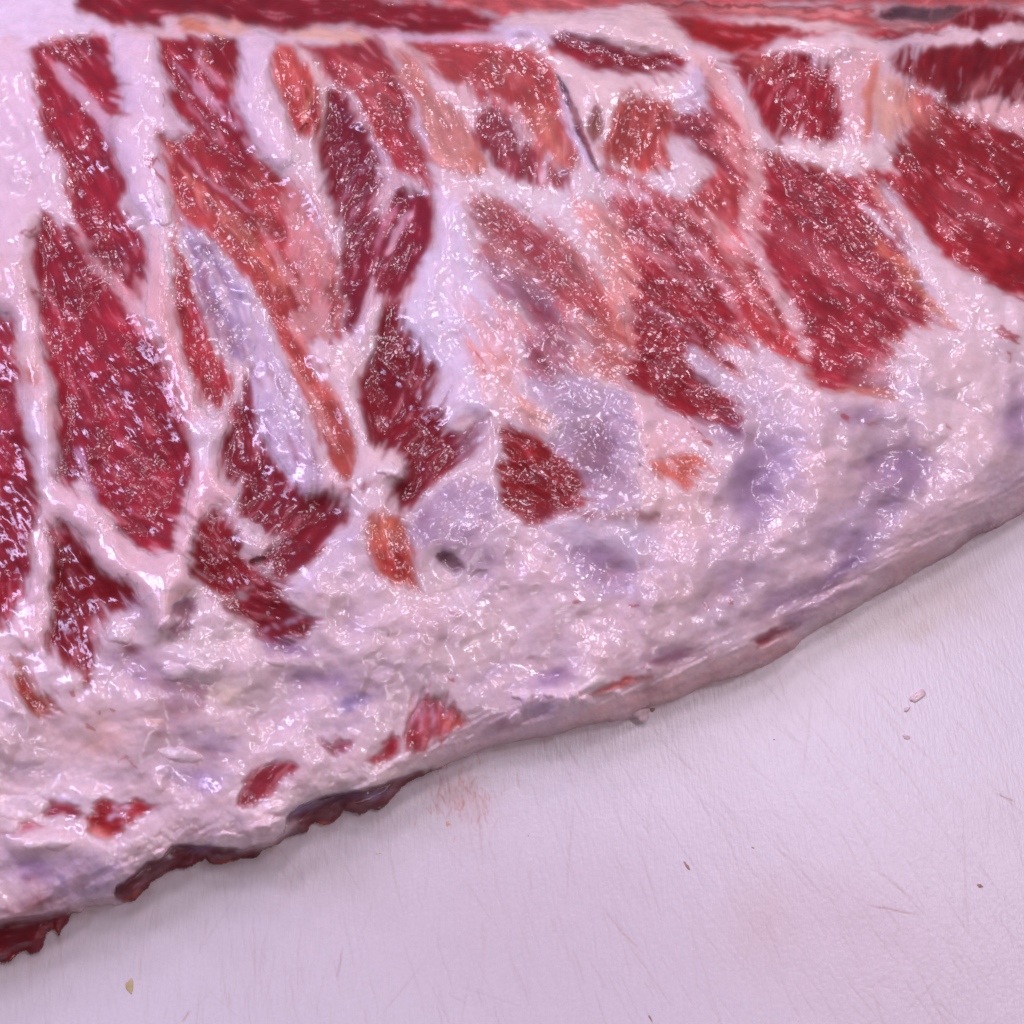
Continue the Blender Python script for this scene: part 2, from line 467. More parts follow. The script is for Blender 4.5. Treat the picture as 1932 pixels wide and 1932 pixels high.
P((156, 56, 68), "1430,300 1450,280 1500,300 1560,322 1620,328 1680,300 1660,360 1690,400 1709,450 1724,498 1746,545 1746,583 1809,625 1736,610 1699,633 1680,640 1694,675 1674,688 1689,723 1684,750 1654,748 1609,733 1569,740 1551,730 1524,708 1515,680 1511,640 1494,608 1478,570 1462,540 1446,505 1436,475 1424,440 1420,400 1425,350", 'muscle', h=-0.6, rag=5, edge=(196, 112, 92), ew=10, label='large red muscle with parallel strands on the right')
P((152, 48, 56), "1699,160 1736,175 1774,190 1804,208 1849,228 1932,243 2360,330 2360,700 1990,600 1932,563 1911,560 1874,550 1849,533 1824,515 1799,495 1786,483 1774,475 1744,437 1711,400 1694,388 1669,350 1636,325 1680,282 1690,265 1715,250 1722,220 1715,190", 'muscle', h=-0.6, rag=4, soft=3, label='deep red muscle at the right edge with wavy grain')
P((142, 42, 54), "1376,105 1410,98 1449,100 1491,98 1531,99 1533,117 1551,122 1569,122 1571,147 1585,170 1589,200 1594,245 1579,275 1549,270 1499,265 1474,275 1449,250 1433,220 1408,175 1398,150 1378,120", 'muscle', h=-0.7, rag=1.5, soft=2.2, label='red muscle with a serrated edge under the upper fat')
P((112, 30, 40), "1686,97 1709,84 1726,92 1728,110 1749,90 1786,80 1810,84 1846,72 1858,85 1886,82 1932,75 2360,40 2360,260 1932,193 1906,192 1861,187 1819,195 1809,200 1779,192 1776,175 1749,170 1719,152 1704,135 1686,120", 'muscle', h=0.2, rag=1, soft=2, label='dark comb shaped muscle at the upper right')
P((220, 166, 176), "1809,206 1830,194 1870,192 1932,196 2360,270 2360,320 1932,240 1880,232 1840,222", 0, meat=0.1, rag=1, h=0.2)
P((138, 42, 56), "1033,65 1066,60 1141,75 1216,100 1266,95 1301,112 1276,132 1216,137 1166,142 1116,132 1078,112 1053,100 1028,85", 'muscle', h=-1.1, rag=0.8, soft=2, label='smooth dark red muscle seen in the upper slot')
P((178, 84, 82), "760,72 850,70 900,78 966,86 1000,86 1030,106 1045,130 1050,160 1060,190 1070,230 1080,265 1092,290 1090,318 1070,325 1050,308 1030,290 1000,262 980,235 966,225 940,205 908,190 880,165 850,158 826,145 812,130 800,108 775,88", 'muscle', h=-0.3, rag=2)
P((140, 62, 74), "895,212 933,200 966,230 986,268 998,267 1028,282 1036,300 1053,315 1073,332 1066,350 1046,357 1021,350 998,350 978,340 955,328 933,315 920,287 900,270 895,237", 'muscle', h=-1.1, rag=1.2, soft=2, label='recessed dull red muscle with fine upright fibres')
P((178, 84, 78), "1170,185 1195,178 1230,182 1260,190 1272,210 1275,235 1265,250 1255,260 1253,280 1262,295 1270,305 1265,320 1245,328 1225,332 1200,325 1180,320 1160,310 1145,300 1135,285 1145,260 1155,230 1160,200", 'muscle', h=-0.1, rag=2, edge=(206, 140, 125), label='orange red muscle nugget right of the dark slit')
P((140, 80, 76), "1121,198 1131,200 1140,225 1136,250 1121,268 1106,240 1108,212", 'muscle', h=-0.9, rag=0.5)
P((178, 96, 96), "875,380 905,365 950,370 1000,400 1060,440 1110,490 1150,540 1180,600 1178,640 1140,620 1110,600 1080,580 1045,600 1000,590 950,570 930,540 905,500 895,460 885,420", 'muscle', h=-0.2, rag=9, soft=5, a=0.85, mott=0.35, label='fibrous pale orange strands in the centre')
P((142, 36, 38), "936,812 960,805 985,812 1015,825 1045,838 1065,860 1085,885 1105,905 1100,935 1095,960 1080,975 1050,972 1030,985 1010,997 990,990 970,975 950,960 940,940 942,900 938,870 942,840", 'muscle', h=-0.5, rag=3, edge=(176, 82, 66), ew=9, label='brownish red block of muscle low in the centre')
P((192, 104, 88), "1225,875 1250,862 1280,852 1310,850 1337,864 1320,880 1345,888 1310,895 1318,916 1300,925 1280,915 1265,905 1245,905 1235,890", 'muscle', h=-0.2, rag=4, label='small orange streaky muscle patch on the fat')

# ---- top edge strips
P((128, 36, 50), "135,-300 140,8 142,22 175,33 212,50 232,45 260,47 310,54 310,34 332,27 387,28 420,36 483,55 533,62 550,57 583,50 658,47 668,55 720,65 795,67 945,60 925,48 945,37 883,15 808,5 733,2 650,-40 600,-300", 'muscle', h=-0.8, rag=1.5, label='dark wet muscle band along the upper left edge')
P((182, 94, 96), "600,-300 650,-30 740,0 808,3 883,13 945,34 1000,25 1116,18 1191,10 1248,10 1300,6 1932,10 2360,10 2360,-300", 'muscle', h=-2.2, rag=1.5, edge=(150, 60, 55), ew=5)
P((176, 90, 92), "1240,12 1340,6 1500,10 1640,12 1660,40 1800,42 1700,58 1600,58 1500,40 1380,30 1300,30", h=-0.8, rag=2)
P((226, 186, 194), "1003,25 1050,28 1116,20 1191,12 1248,12 1266,37 1286,70 1300,80 1266,95 1216,95 1166,85 1091,62 1041,50 966,60 950,48 970,30", 0, meat=0, rag=1, h=0.9)
P((152, 42, 46), "1262,28 1300,30 1350,35 1390,45 1449,36 1520,50 1600,60 1700,52 1790,40 1800,55 1740,66 1690,78 1600,64 1480,72 1430,92 1376,102 1340,90 1300,72 1280,55", 'muscle', h=-0.5, rag=1.5)
P((224, 180, 188), "1390,44 1420,36 1490,35 1560,40 1615,55 1600,62 1540,58 1480,50 1440,44", meat=0, rag=1, h=0.5, soft=2)
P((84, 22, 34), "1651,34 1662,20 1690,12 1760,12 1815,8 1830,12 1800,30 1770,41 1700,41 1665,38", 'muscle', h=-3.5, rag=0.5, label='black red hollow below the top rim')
P((118, 26, 38), "1781,40 1810,22 1850,8 1900,14 1932,30 2360,60 2360,75 1932,50 1900,44 1870,52 1852,68 1830,62 1800,50", 'muscle', h=0.4, rag=1)
P((226, 184, 198), "1460,96 1480,80 1530,72 1598,64 1640,68 1690,80 1740,66 1790,52 1830,58 1852,66 1870,54 1900,44 1932,50 2360,78 2360,40 1932,74 1886,82 1858,84 1846,74 1786,80 1749,90 1728,108 1724,92 1709,84 1686,98 1660,110 1600,104 1575,110 1560,120 1533,115 1531,99 1491,100", 0, meat=0, rag=1, h=0.9, soft=2)
P((206, 160, 172), "1569,110 1640,104 1672,115 1672,150 1668,200 1650,240 1648,275 1610,278 1594,245 1589,200 1585,170 1571,147", 0, meat=0.1, rag=2)
S((196, 112, 92), 11, "1658,112 1650,150 1636,180 1640,215 1628,265", a=0.85, h=0.3)
S((178, 84, 72), 5, "1642,185 1640,225 1636,260", a=0.8)
P((226, 190, 200), "1470,278 1500,275 1560,272 1600,275 1650,270 1690,268 1694,292 1672,310 1620,318 1570,318 1520,305 1490,295", 0, meat=0, rag=2, h=0.4)
P((212, 160, 150), "1660,140 1690,140 1712,160 1724,190 1720,225 1700,250 1670,262 1655,255 1655,200", 0, meat=0.3, rag=3)
P((200, 116, 94), "1680,160 1705,165 1730,190 1725,215 1700,205 1690,185", a=0.7, rag=3)

# ---- fat, tendon and membrane overlays
P((208, 190, 218), "800,500 818,470 822,400 835,380 860,370 872,400 882,450 892,500 905,540 930,580 960,600 970,640 975,700 940,770 900,775 850,795 838,770 820,752 835,712 835,690 810,665 795,640 760,610 765,575 790,530", 0, meat=0.15, h=0.2, rag=5, soft=5)
P((214, 184, 198), "640,655 668,630 690,600 700,560 712,565 708,610 700,650 688,690 672,725 667,750 680,785 686,835 672,845 655,800 635,760 612,715 590,680 580,655 600,645", 0, meat=0.15, h=0.35, rag=2.5, soft=4)
P((194, 172, 204), "478,600 505,620 520,660 540,700 560,740 575,790 590,840 610,880 600,920 575,925 545,890 520,858 508,830 494,806 488,770 482,720 478,680", 'membrane', meat=0.3, h=0.1, rag=6, soft=4, label='bluish silverskin streak beside the orange muscle')
P((212, 176, 190), "612,860 640,905 662,922 668,940 650,945 625,930 608,915", 0, meat=0.1, rag=2)
P((214, 184, 196), "700,855 730,858 750,855 760,872 766,893 748,908 733,918 712,905 700,890 680,880 672,860", 0, meat=0, h=1.0, rag=1)
P((205, 186, 214), "455,220 490,240 520,300 530,318 545,322 540,300 515,285 500,260 470,235", a=0.3, rag=3, meat=None)
# rib 1 fat strip and its lower end
P((218, 188, 214), "215,60 250,50 290,60 295,90 297,118 306,140 314,165 312,190 325,212 350,240 358,255 340,268 318,262 304,255 303,290 312,315 318,345 320,375 318,392 328,410 330,428 305,430 285,420 265,400 250,370 244,340 230,318 222,295 216,270 205,250 222,220 230,200 230,170 226,145 216,115 218,90", 'fat_ridge', meat=0, h=1.0, rag=1.5, bulge=0.4)
P((218, 188, 212), "450,70 485,62 520,75 515,100 510,130 520,165 535,195 548,240 558,275 550,310 532,318 515,305 495,290 478,262 462,225 440,190 450,150 455,110", 'fat_ridge', meat=0, h=1.0, rag=1.5, bulge=0.3)
P((214, 192, 222), "815,320 835,330 850,370 860,420 862,470 875,540 880,600 850,600 835,540 835,470 822,400 815,360", meat=0.1, a=0.8, rag=5, soft=5, h=0.3)
P((216, 172, 188), "280,440 300,450 312,500 330,570 335,640 352,700 372,760 400,790 425,775 432,800 412,850 405,900 425,912 455,922 450,940 430,955 395,955 375,985 362,1000 352,960 362,905 360,870 355,810 342,760 322,725 315,680 300,640 285,610 270,560 275,500", 'fat_ridge', meat=0.1, h=0.6, rag=4, soft=5, bulge=0.3)
P((222, 196, 222), "362,790 385,785 415,790 425,805 410,850 402,880 380,880 362,850 360,815", a=0.8, meat=0, rag=2)
P((204, 150, 158), "295,500 318,560 325,640 345,700 338,720 318,680 300,620 285,560", a=0.6, rag=4, meat=0.4)
# rib 0 strip
P((214, 178, 194), "20,480 60,480 66,530 72,560 71,600 80,655 86,690 95,715 104,760 100,800 108,850 108,910 140,925 180,935 205,980 225,1008 250,1032 296,1054 320,1046 335,1000 350,960 368,1000 360,1040 356,1080 372,1100 340,1130 320,1150 325,1180 305,1190 280,1180 272,1140 255,1106 238,1092 212,1085 186,1066 172,1040 160,1012 140,988 120,976 100,988 88,1000 92,1048 96,1090 94,1130 90,1170 80,1215 90,1240 60,1230 20,1200 15,1178 28,1143 50,1123 60,1060 67,1030 66,1000 75,945 68,900 58,840 48,790 40,750 42,700 38,640 30,605 10,585 -60,575 -60,480", 'fat_ridge', meat=0.05, h=0.7, rag=1.5, soft=3, bulge=0.4)
P((205, 170, 165), "45,640 60,645 70,690 80,710 70,720 48,716 42,690", a=0.6, rag=2, meat=0.2)
P((186, 96, 82), "48,690 62,695 84,712 70,720 46,716", a=0.8, rag=2)
P((222, 196, 232), "52,760 72,762 85,800 98,850 100,900 90,930 78,920 66,850 52,800", a=0.8, meat=0, rag=2)
P((136, 44, 58), "112,850 135,838 152,860 160,890 145,918 128,922 110,912", rag=2, h=-0.4)
S((190, 150, 185), 6, "145,845 160,880 180,930 192,962", a=0.75, h=0.3)
# pale seam lines over the left muscles
S((205, 150, 160), 6, "140,430 165,470 190,510 225,552 258,590 285,620 305,650 320,700", a=0.75, h=0.3)
S((200, 158, 180), 12, "112,135 130,150 150,170 168,195 185,215 200,230 215,258", a=0.85, h=0.4, meat=0.1, taper=False)
S((186, 110, 125), 5, "75,98 95,125 112,145 140,170", a=0.6)
S((176, 100, 120), 4, "150,78 175,95 200,120 215,130", a=0.6)
S((196, 140, 158), 7, "370,78 372,105 390,130 410,150 430,162", a=0.7)
S((192, 140, 165), 5, "330,120 350,145 380,175 400,190 440,200", a=0.7)
S((192, 140, 160), 5, "345,280 380,320 410,350 450,380 480,410", a=0.65)
S((180, 150, 180), 7, "335,400 352,430 375,445 400,470", a=0.8, meat=0.2)
S((200, 140, 145), 8, "495,430 520,470 540,520 560,560", a=0.6, meat=0.4)
S((206, 150, 150), 10, "530,360 545,400 575,440 600,480 612,520", a=0.5, meat=0.4)
S((210, 160, 168), 12, "545,330 575,345 605,380 622,410 632,440", a=0.6, meat=0.2)
P((206, 148, 150), "545,590 580,570 620,580 640,600 620,640 590,640 560,640", a=0.75, meat=0.3, rag=6)
P((186, 96, 84), "555,640 580,650 600,690 630,740 650,780 668,830 672,880 650,900 625,860 600,800 580,745 560,690", rag=5, a=0.75)
S((212, 160, 160), 5, "545,672 570,715 595,765 610,800 635,850", a=0.55)
# dark pocket details
for s_ in ("700,300 670,330 640,400", "733,312 700,350 665,420 650,440", "735,335 718,370 700,410 672,460", "770,360 745,400 720,440 700,490"):
    S((176, 120, 145), 3, s_, a=0.6, h=-0.2)
P((204, 168, 184), "700,305 735,312 760,335 757,352 740,362 725,395 712,400 722,360 728,335 710,318", 0, a=0.9, rag=3, meat=0.1, h=0.5)
S((196, 150, 170), 6, "775,395 760,420 742,455 730,480", a=0.85, h=0.2)
S((208, 170, 185), 6, "640,165 662,185 680,215 700,245", a=0.85, h=0.4)
S((204, 176, 205), 6, "697,262 712,285 733,308", a=0.9, h=0.3)
S((198, 170, 196), 8, "690,525 680,560 672,600", a=0.0)
S((205, 168, 185), 9, "708,520 703,560 690,590 672,625", a=0.9, h=0.6, meat=0)
S((212, 180, 190), 6, "668,640 690,690 672,740", a=0.0)
S((212, 176, 182), 7, "560,88 585,110 600,140 607,180 610,230", a=0.9, h=0.6, meat=0, part=None)
B((128, 28, 34), 0.8, 590, 205, 14, 40, -12)
B((140, 34, 40), 0.7, 560, 215, 10, 35, -12)
B((70, 8, 16), 0.9, 573, 245, 5, 10)
S((214, 150, 120), 4, "575,150 585,180 575,230", a=0.5)
# z strip details
S((205, 130, 130), 5, "640,110 665,130 690,150 715,162", a=0.6, h=0.2)
B((158, 68, 80), 0.7, 690, 110, 30, 25)
B((186, 60, 64), 0.6, 720, 250, 20, 45, -25)
S((222, 186, 214), 6, "778,190 790,220 800,255 812,285", a=0.85, h=0.4)
S((220, 176, 184), 11, "745,80 770,90 795,110 800,130", a=0.75, h=0.3)
P((216, 180, 194), "800,130 825,145 850,155 870,165 885,180 895,210 898,245 880,225 860,205 835,185 815,165", 0, a=0.9, meat=0.05, h=0.7, rag=1.5)
B((186, 72, 66), 0.7, 775, 165, 22, 14, 30)
B((190, 86, 74), 0.6, 770, 112, 20, 12, 20)
B((176, 92, 96), 0.5, 850, 250, 26, 22)
P((180, 96, 80), "868,300 900,280 920,300 922,320 895,335 870,325", a=0.6)
S((170, 80, 80), 14, "850,95 920,100 990,110", a=0.5)
B((200, 134, 122), 0.6, 960, 140, 50, 14, 35)
S((206, 152, 150), 5, "870,130 910,160 950,190 975,215", a=0.5)
B((202, 126, 112), 0.7, 1030, 240, 26, 60, -20)
B((206, 140, 126), 0.5, 1060, 290, 18, 22)
S((160, 64, 84), 16, "830,90 870,130 905,160 925,185", a=0.5)
S((216, 178, 190), 7, "900,160 935,180 975,210 990,240 1010,262", a=0.6, h=0.4)
# Y muscle separators
S((206, 168, 180), 6, "975,225 985,255 982,285", a=0.85, h=0.5)
S((206, 176, 190), 6, "1040,290 1030,315 1020,345", a=0.85, h=0.5)
P((208, 190, 206), "910,330 950,335 985,350 1040,362 1080,355 1110,350 1140,370 1160,410 1150,440 1110,430 1070,400 1020,390 970,370 920,360 890,345", 0, a=0.85, meat=0.1, rag=5, soft=5)
P((216, 186, 196), "1035,112 1060,112 1080,125 1110,140 1166,146 1216,142 1276,136 1310,120 1330,150 1325,175 1290,180 1275,205 1262,190 1230,180 1195,176 1165,186 1155,210 1150,240 1140,225 1132,200 1118,195 1106,215 1104,240 1090,220 1075,180 1060,145 1045,135", 0, meat=0, h=0.4, rag=2)
P((204, 182, 214), "1286,150 1310,125 1328,140 1332,180 1322,210 1290,215 1275,200 1280,170", 0, a=0.9, meat=0.1, h=0.4, rag=2)
S((200, 176, 212), 8, "1053,165 1065,210 1085,260 1105,300 1125,335", a=0.85, h=0.5, meat=0)
P((212, 184, 205), "1125,335 1140,330 1160,345 1190,350 1210,360 1240,375 1200,372 1160,365 1150,385 1170,430 1160,440 1140,400 1122,365", a=0.8, meat=0.1, rag=3)
P((218, 190, 206), "1258,275 1290,280 1330,300 1350,315 1335,340 1310,358 1290,366 1250,362 1230,350 1240,335 1270,320 1265,295", 0, a=0.9, meat=0.1, rag=3, soft=4)
P((150, 60, 78), "1270,228 1300,218 1340,215 1360,240 1345,265 1310,262 1280,255", a=0.8, rag=4)
S((150, 56, 76), 8, "1262,245 1300,262 1335,285 1370,310 1400,335", a=0.8)
P((166, 72, 74), "1330,340 1370,325 1405,350 1415,390 1400,420 1360,400 1320,410 1290,395 1310,370", a=0.8, rag=6)
S((216, 170, 176), 11, "1290,95 1320,110 1345,140 1370,175 1395,215 1415,250 1438,270", a=0.8, meat=0.1, h=0.5)
S((214, 170, 176), 13, "1395,200 1415,240 1425,290 1418,340 1412,390 1410,430", a=0.6, meat=0.2)
S((220, 176, 188), 6, "1405,440 1425,480 1445,520 1465,560 1490,600 1510,635 1525,665", a=0.8, meat=0.2, h=0.3)
S((214, 168, 172), 9, "1330,400 1360,430 1390,460 1420,500", a=0.55)
P((222, 190, 206), "1630,395 1655,405 1690,440 1720,480 1770,500 1800,510 1840,540 1875,560 1911,565 1932,570 2000,600 2300,720 1932,720 1850,650 1809,625 1760,590 1746,545 1724,498 1700,460 1660,425", 0, meat=0.1, rag=4, soft=5, h=0.3)
S((196, 116, 92), 8, "1700,480 1740,545 1760,580 1805,622", a=0.8)
S((212, 160, 162), 6, "1625,345 1660,370 1690,410", a=0.4)
# darker strand gaps
for s_ in ("1500,310 1550,350 1590,370 1640,440", "1620,325 1655,350 1680,400 1700,450 1715,480", "1470,360 1530,400 1600,470 1650,540", "1440,420 1500,480 1560,560 1590,610", "1540,420 1600,500 1660,560 1690,620"):
    S((132, 34, 44), 3.5, s_, a=0.7, h=-0.35)
for s_ in ("1200,400 1260,440 1320,490 1370,540", "1180,385 1250,420 1310,460", "1200,560 1260,600 1320,640", "1330,500 1380,560 1400,600"):
    S((196, 138, 156), 3.5, s_, a=0.55, h=0.15)
P((190, 166, 190), "1300,650 1330,660 1370,690 1400,715 1440,740 1480,790 1440,800 1410,770 1388,742 1360,728 1320,705 1305,680", 0, meat=0.2, rag=4, a=0.85)
S((184, 90, 78), 5, "1325,655 1350,680 1380,700 1405,712", a=0.85)
S((184, 94, 86), 4, "1350,630 1385,640 1418,650", a=0.8)
# centre fibrous zone
P((148, 108, 136), "905,480 940,490 980,520 1010,540 1050,570 1075,600 1085,640 1075,680 1060,700 1040,720 1010,710 995,690 985,660 995,640 1020,620 990,590 960,575 930,560 915,520", rag=8, soft=6, a=0.7, meat=0.6)
B((108, 44, 66), 0.85, 1020, 590, 24, 34, -30, h=-0.7)
B((108, 46, 64), 0.8, 1050, 620, 14, 26, 10)
B((112, 36, 50), 0.9, 1020, 680, 30, 26, 10, h=-0.5)
B((130, 58, 72), 0.6, 1065, 705, 26, 14, 10)
for s_ in ("900,420 960,470 1040,540 1100,580", "885,400 950,430 1020,480", "940,400 1000,450 1080,520 1150,600", "1000,430 1070,480 1140,560", "920,500 970,540 1010,570"):
    S((128, 66, 86), 3.2, s_, a=0.65, h=-0.25, rag=2)
P((186, 84, 72), "1120,540 1150,560 1178,600 1180,650 1180,700 1150,690 1130,650 1110,620", a=0.6, rag=6)
P((196, 124, 112), "1060,650 1100,660 1150,700 1180,715 1150,720 1100,705 1070,690", a=0.7, rag=6, meat=0.6)
P((214, 170, 176), "870,660 890,640 930,660 960,700 985,760 1010,790 1020,810 960,800 940,800 930,775 900,740 885,700", 0, a=0.7, meat=0.15, rag=4, soft=5)
P((196, 120, 104), "875,620 890,640 905,680 920,705 905,710 890,680 880,650", a=0.8, rag=3)
P((200, 124, 104), "920,665 970,660 965,690 940,700 925,690", a=0.6, rag=4)
P((204, 132, 108), "960,750 1000,755 1040,790 1030,810 990,800", a=0.6, rag=5)
P((172, 144, 174), "985,730 1020,720 1060,715 1110,715 1150,730 1185,745 1192,800 1195,860 1205,920 1200,960 1150,960 1105,940 1100,910 1080,880 1060,855 1040,835 1060,800 1030,770", 'membrane', a=0.9, meat=0.25, rag=4, soft=6, h=-0.2, label='violet translucent membrane over the middle of the cut')
B((116, 70, 98), 0.85, 1120, 830, 32, 46, -20, h=-0.5)
B((112, 60, 76), 0.8, 1095, 870, 20, 28, -30)
B((128, 92, 124), 0.6, 1150, 890, 36, 26, 20)
B((96, 30, 40), 0.6, 1130, 970, 55, 10, 5)
P((218, 172, 182), "1188,745 1215,755 1250,782 1300,795 1330,810 1325,835 1290,850 1255,862 1225,872 1212,850 1200,820 1195,780", 0, a=0.95, meat=0, rag=1.5, h=0.4)
S((150, 120, 150), 2.2, "1183,735 1190,780 1200,830 1208,870 1225,900 1232,940", a=0.7, h=-0.7, rag=0.5)
S((205, 170, 186), 4, "1192,735 1200,790 1208,840", a=0.6, h=0.5)
S((186, 160, 185), 4, "932,780 936,840 938,900 942,960 955,1010 965,1050", a=0.8, h=0.5, rag=0.8)
P((204, 176, 190), "905,790 930,780 935,830 938,900 930,930 905,900 895,860", 0, a=0.8, meat=0.1, rag=2)
S((120, 40, 55), 4, "842,800 870,790 910,772", a=0.4)
P((160, 120, 142), "850,830 880,815 912,790 925,782 915,815 895,850 870,870", a=0.6, rag=4)
P((168, 140, 170), "780,960 800,935 840,915 880,900 925,915 938,960 930,1000 880,1010 830,1000 800,1030 785,1000", 'membrane', a=0.9, meat=0.2, rag=4, soft=6, h=-0.3, label='purple grey membrane under the deep red muscle')
B((134, 84, 112), 0.7, 795, 990, 16, 30, 10)
B((196, 176, 204), 0.7, 870, 985, 50, 16, -10)
# blood edges
S((150, 40, 40), 3, "640,935 660,925 690,915 712,908", a=0.9, h=-0.8)
S((90, 12, 20), 3, "655,940 680,922 700,915", a=0.8, h=-0.6)
S((160, 50, 45), 4, "1045,972 1100,972 1160,975 1210,978 1240,985", a=0.75, rag=4)
S((150, 40, 40), 3, "1190,965 1225,975 1245,970", a=0.7, rag=4)
S((170, 60, 52), 2, "936,806 950,800 960,812", a=0.8)
B((200, 120, 92), 0.6, 720, 995, 26, 16, 10)
B((144, 34, 34), 0.95, 750, 1062, 30, 40, -25)
B((90, 12, 18), 0.85, 483, 1056, 16, 7, -10, h=-1.2)
S((96, 18, 26), 4, "470,1050 490,1052 520,1035 560,1010 600,985 640,955", a=0.8, h=-0.9)
P((206, 170, 186), "440,955 458,975 478,1008 500,1018 530,1008 520,1030 495,1045 480,1035 455,1010 440,985", 0, a=0.9, meat=0, rag=1, h=0.7)
P((200, 176, 205), "543,1096 575,1075 605,1050 640,1010 665,975 672,990 655,1040 660,1100 640,1120 600,1125 560,1140 545,1120", 0, a=0.9, meat=0.1, rag=7, soft=5)
S((190, 160, 190), 3, "483,1195 520,1180 555,1165 590,1150", a=0.7)
# lower left details
P((140, 96, 118), "305,1180 320,1165 335,1140 350,1125 372,1128 366,1150 355,1170 357,1195 350,1208 320,1206", 'membrane', meat=0.2, h=-1.4, rag=1, soft=3)
P((214, 182, 196), "268,1135 300,1110 345,1112 335,1130 322,1150 326,1178 310,1190 290,1186 280,1165", 0, meat=0, h=0.9, rag=1)
S((208, 140, 110), 3, "310,1130 330,1125 345,1118", a=0.6)
S((208, 140, 110), 3, "345,1118 362,1115", a=0.6)
B((150, 122, 152), 0.75, 262, 1155, 22, 16)
P((202, 176, 190), "185,1200 205,1165 235,1152 258,1165 250,1190 240,1215 215,1218 195,1222", 0, meat=0, h=0.5, rag=1.5)
B((126, 56, 76), 0.85, 250, 1222, 20, 10, 25)
B((158, 126, 156), 0.75, 285, 1265, 60, 28, 20, h=-0.3)
B((136, 66, 84), 0.8, 315, 1290, 32, 8, 18)
B((150, 100, 120), 0.7, 335, 1330, 36, 14, 15)
B((166, 140, 172), 0.7, 330, 1370, 50, 18, 10)
S((210, 160, 156), 5, "250,1345 285,1355 330,1375", a=0.7, h=0.3)
S((160, 90, 90), 5, "258,1368 290,1380 310,1388", a=0.5)
B((170, 146, 176), 0.7, 390, 1400, 40, 14, 10)
B((158, 132, 165), 0.8, 395, 1415, 30, 5, 5)
B((220, 160, 156), 0.7, 205, 1400, 36, 22)
B((218, 190, 176), 0.7, 430, 1310, 40, 26, -10, h=0.4)
S((190, 150, 150), 3, "400,1335 430,1355 465,1350 482,1330", a=0.6, h=-0.3)
B((206, 192, 214), 0.6, 360, 1240, 34, 22, h=0.3)
B((150, 120, 160), 0.7, 560, 1220, 46, 12, 5, h=-0.4)
B((130, 82, 118), 0.7, 540, 1228, 24, 7, 0)
B((158, 132, 168), 0.6, 600, 1280, 56, 14, 6, h=-0.3)
B((134, 112, 172), 0.85, 672, 1318, 34, 8, -15, h=-0.5)
B((130, 110, 180), 0.7, 660, 1335, 12, 8, -30)
B((150, 130, 170), 0.6, 640, 1290, 30, 8, 5)
S((170, 150, 182), 10, "560,1390 600,1375 660,1370 710,1350", a=0.4, h=-0.4)
S((176, 150, 176), 5, "620,1260 680,1285 740,1300", a=0.5)
P((142, 78, 98), "603,1386 620,1400 645,1396 675,1394 668,1410 650,1425 635,1436 625,1425 605,1408", 'muscle', h=-0.7, rag=1.2, soft=2.5)
P((166, 84, 92), "773,1351 790,1323 825,1313 845,1328 873,1346 883,1363 858,1381 838,1396 820,1398 805,1413 780,1416 765,1401 765,1376", 'muscle', h=-0.5, rag=2, soft=2.5, label='small fan of orange and red muscle in the lower fat lip')
B((190, 92, 70), 0.85, 855, 1362, 20, 14, -20)
B((150, 40, 46), 0.8, 783, 1395, 12, 18)
for s_ in ("800,1325 798,1360 795,1385", "815,1318 820,1360 818,1390", "830,1318 845,1345 860,1360", "790,1330 780,1360 770,1385"):
    S((196, 150, 180), 3, s_, a=0.7)
P((150, 52, 64), "695,1438 715,1420 725,1395 745,1387 758,1392 755,1420 745,1432 725,1438 705,1447", 'muscle', h=-0.5, rag=1.5, soft=2.5)
P((142, 54, 64), "447,1519 452,1495 465,1470 480,1452 505,1432 540,1435 558,1440 555,1455 530,1470 515,1490 500,1500 483,1515 465,1522", 'muscle', h=-0.5, rag=1.5, soft=2.5)
B((170, 146, 184), 0.8, 370, 1465, 60, 16, 8, h=-0.3)
B((140, 100, 135), 0.7, 375, 1485, 26, 6, 0)
P((150, 62, 78), "75,1524 85,1518 110,1516 148,1516 155,1530 148,1545 135,1550 118,1540 100,1552 85,1548", 'muscle', h=-0.4, rag=2, soft=2.5)
P((160, 56, 60), "172,1510 190,1502 205,1505 212,1520 240,1508 265,1510 285,1522 275,1530 255,1535 245,1550 225,1555 228,1570 205,1580 185,1585 162,1575 160,1560 165,1545 175,1530", 'muscle', h=-0.4, rag=2, soft=2.5)
B((206, 112, 92), 0.8, 182, 1574, 22, 9, 15)
for s_ in ("212,1505 212,1525 204,1545", "228,1500 240,1520 225,1550", "195,1550 210,1540 240,1515"):
    S((204, 180, 216), 2.2, s_, a=0.8, h=0.3)
P((176, 90, 112), "0,1574 20,1572 35,1555 60,1548 82,1560 60,1568 30,1575 -60,1580 -60,1570", 'muscle', h=-0.3, rag=1)
B((196, 186, 240), 0.7, 120, 1507, 34, 6)
S((170, 148, 176), 6, "0,1460 60,1462 120,1470 180,1478 230,1470", a=0.5, h=-0.5)
S((166, 146, 178), 7, "0,1440 60,1448 130,1452 190,1455", a=0.4, h=-0.4)
B((180, 158, 208), 0.8, 120, 1650, 150, 40, 6)
B((116, 50, 76), 0.85, 56, 1660, 22, 16, 10)
B((110, 44, 66), 0.85, 70, 1705, 46, 20, -10)
B((120, 54, 80), 0.7, 8, 1665, 14, 14)
B((140, 118, 178), 0.8, 92, 1632, 26, 8, 5)
B((136, 116, 184), 0.8, 205, 1640, 36, 9, -10)
B((136, 112, 172), 0.75, 180, 1680, 38, 9, -15)
B((130, 84, 130), 0.7, 150, 1668, 16, 9)
B((214, 186, 200), 0.7, 5, 1700, 22, 26)
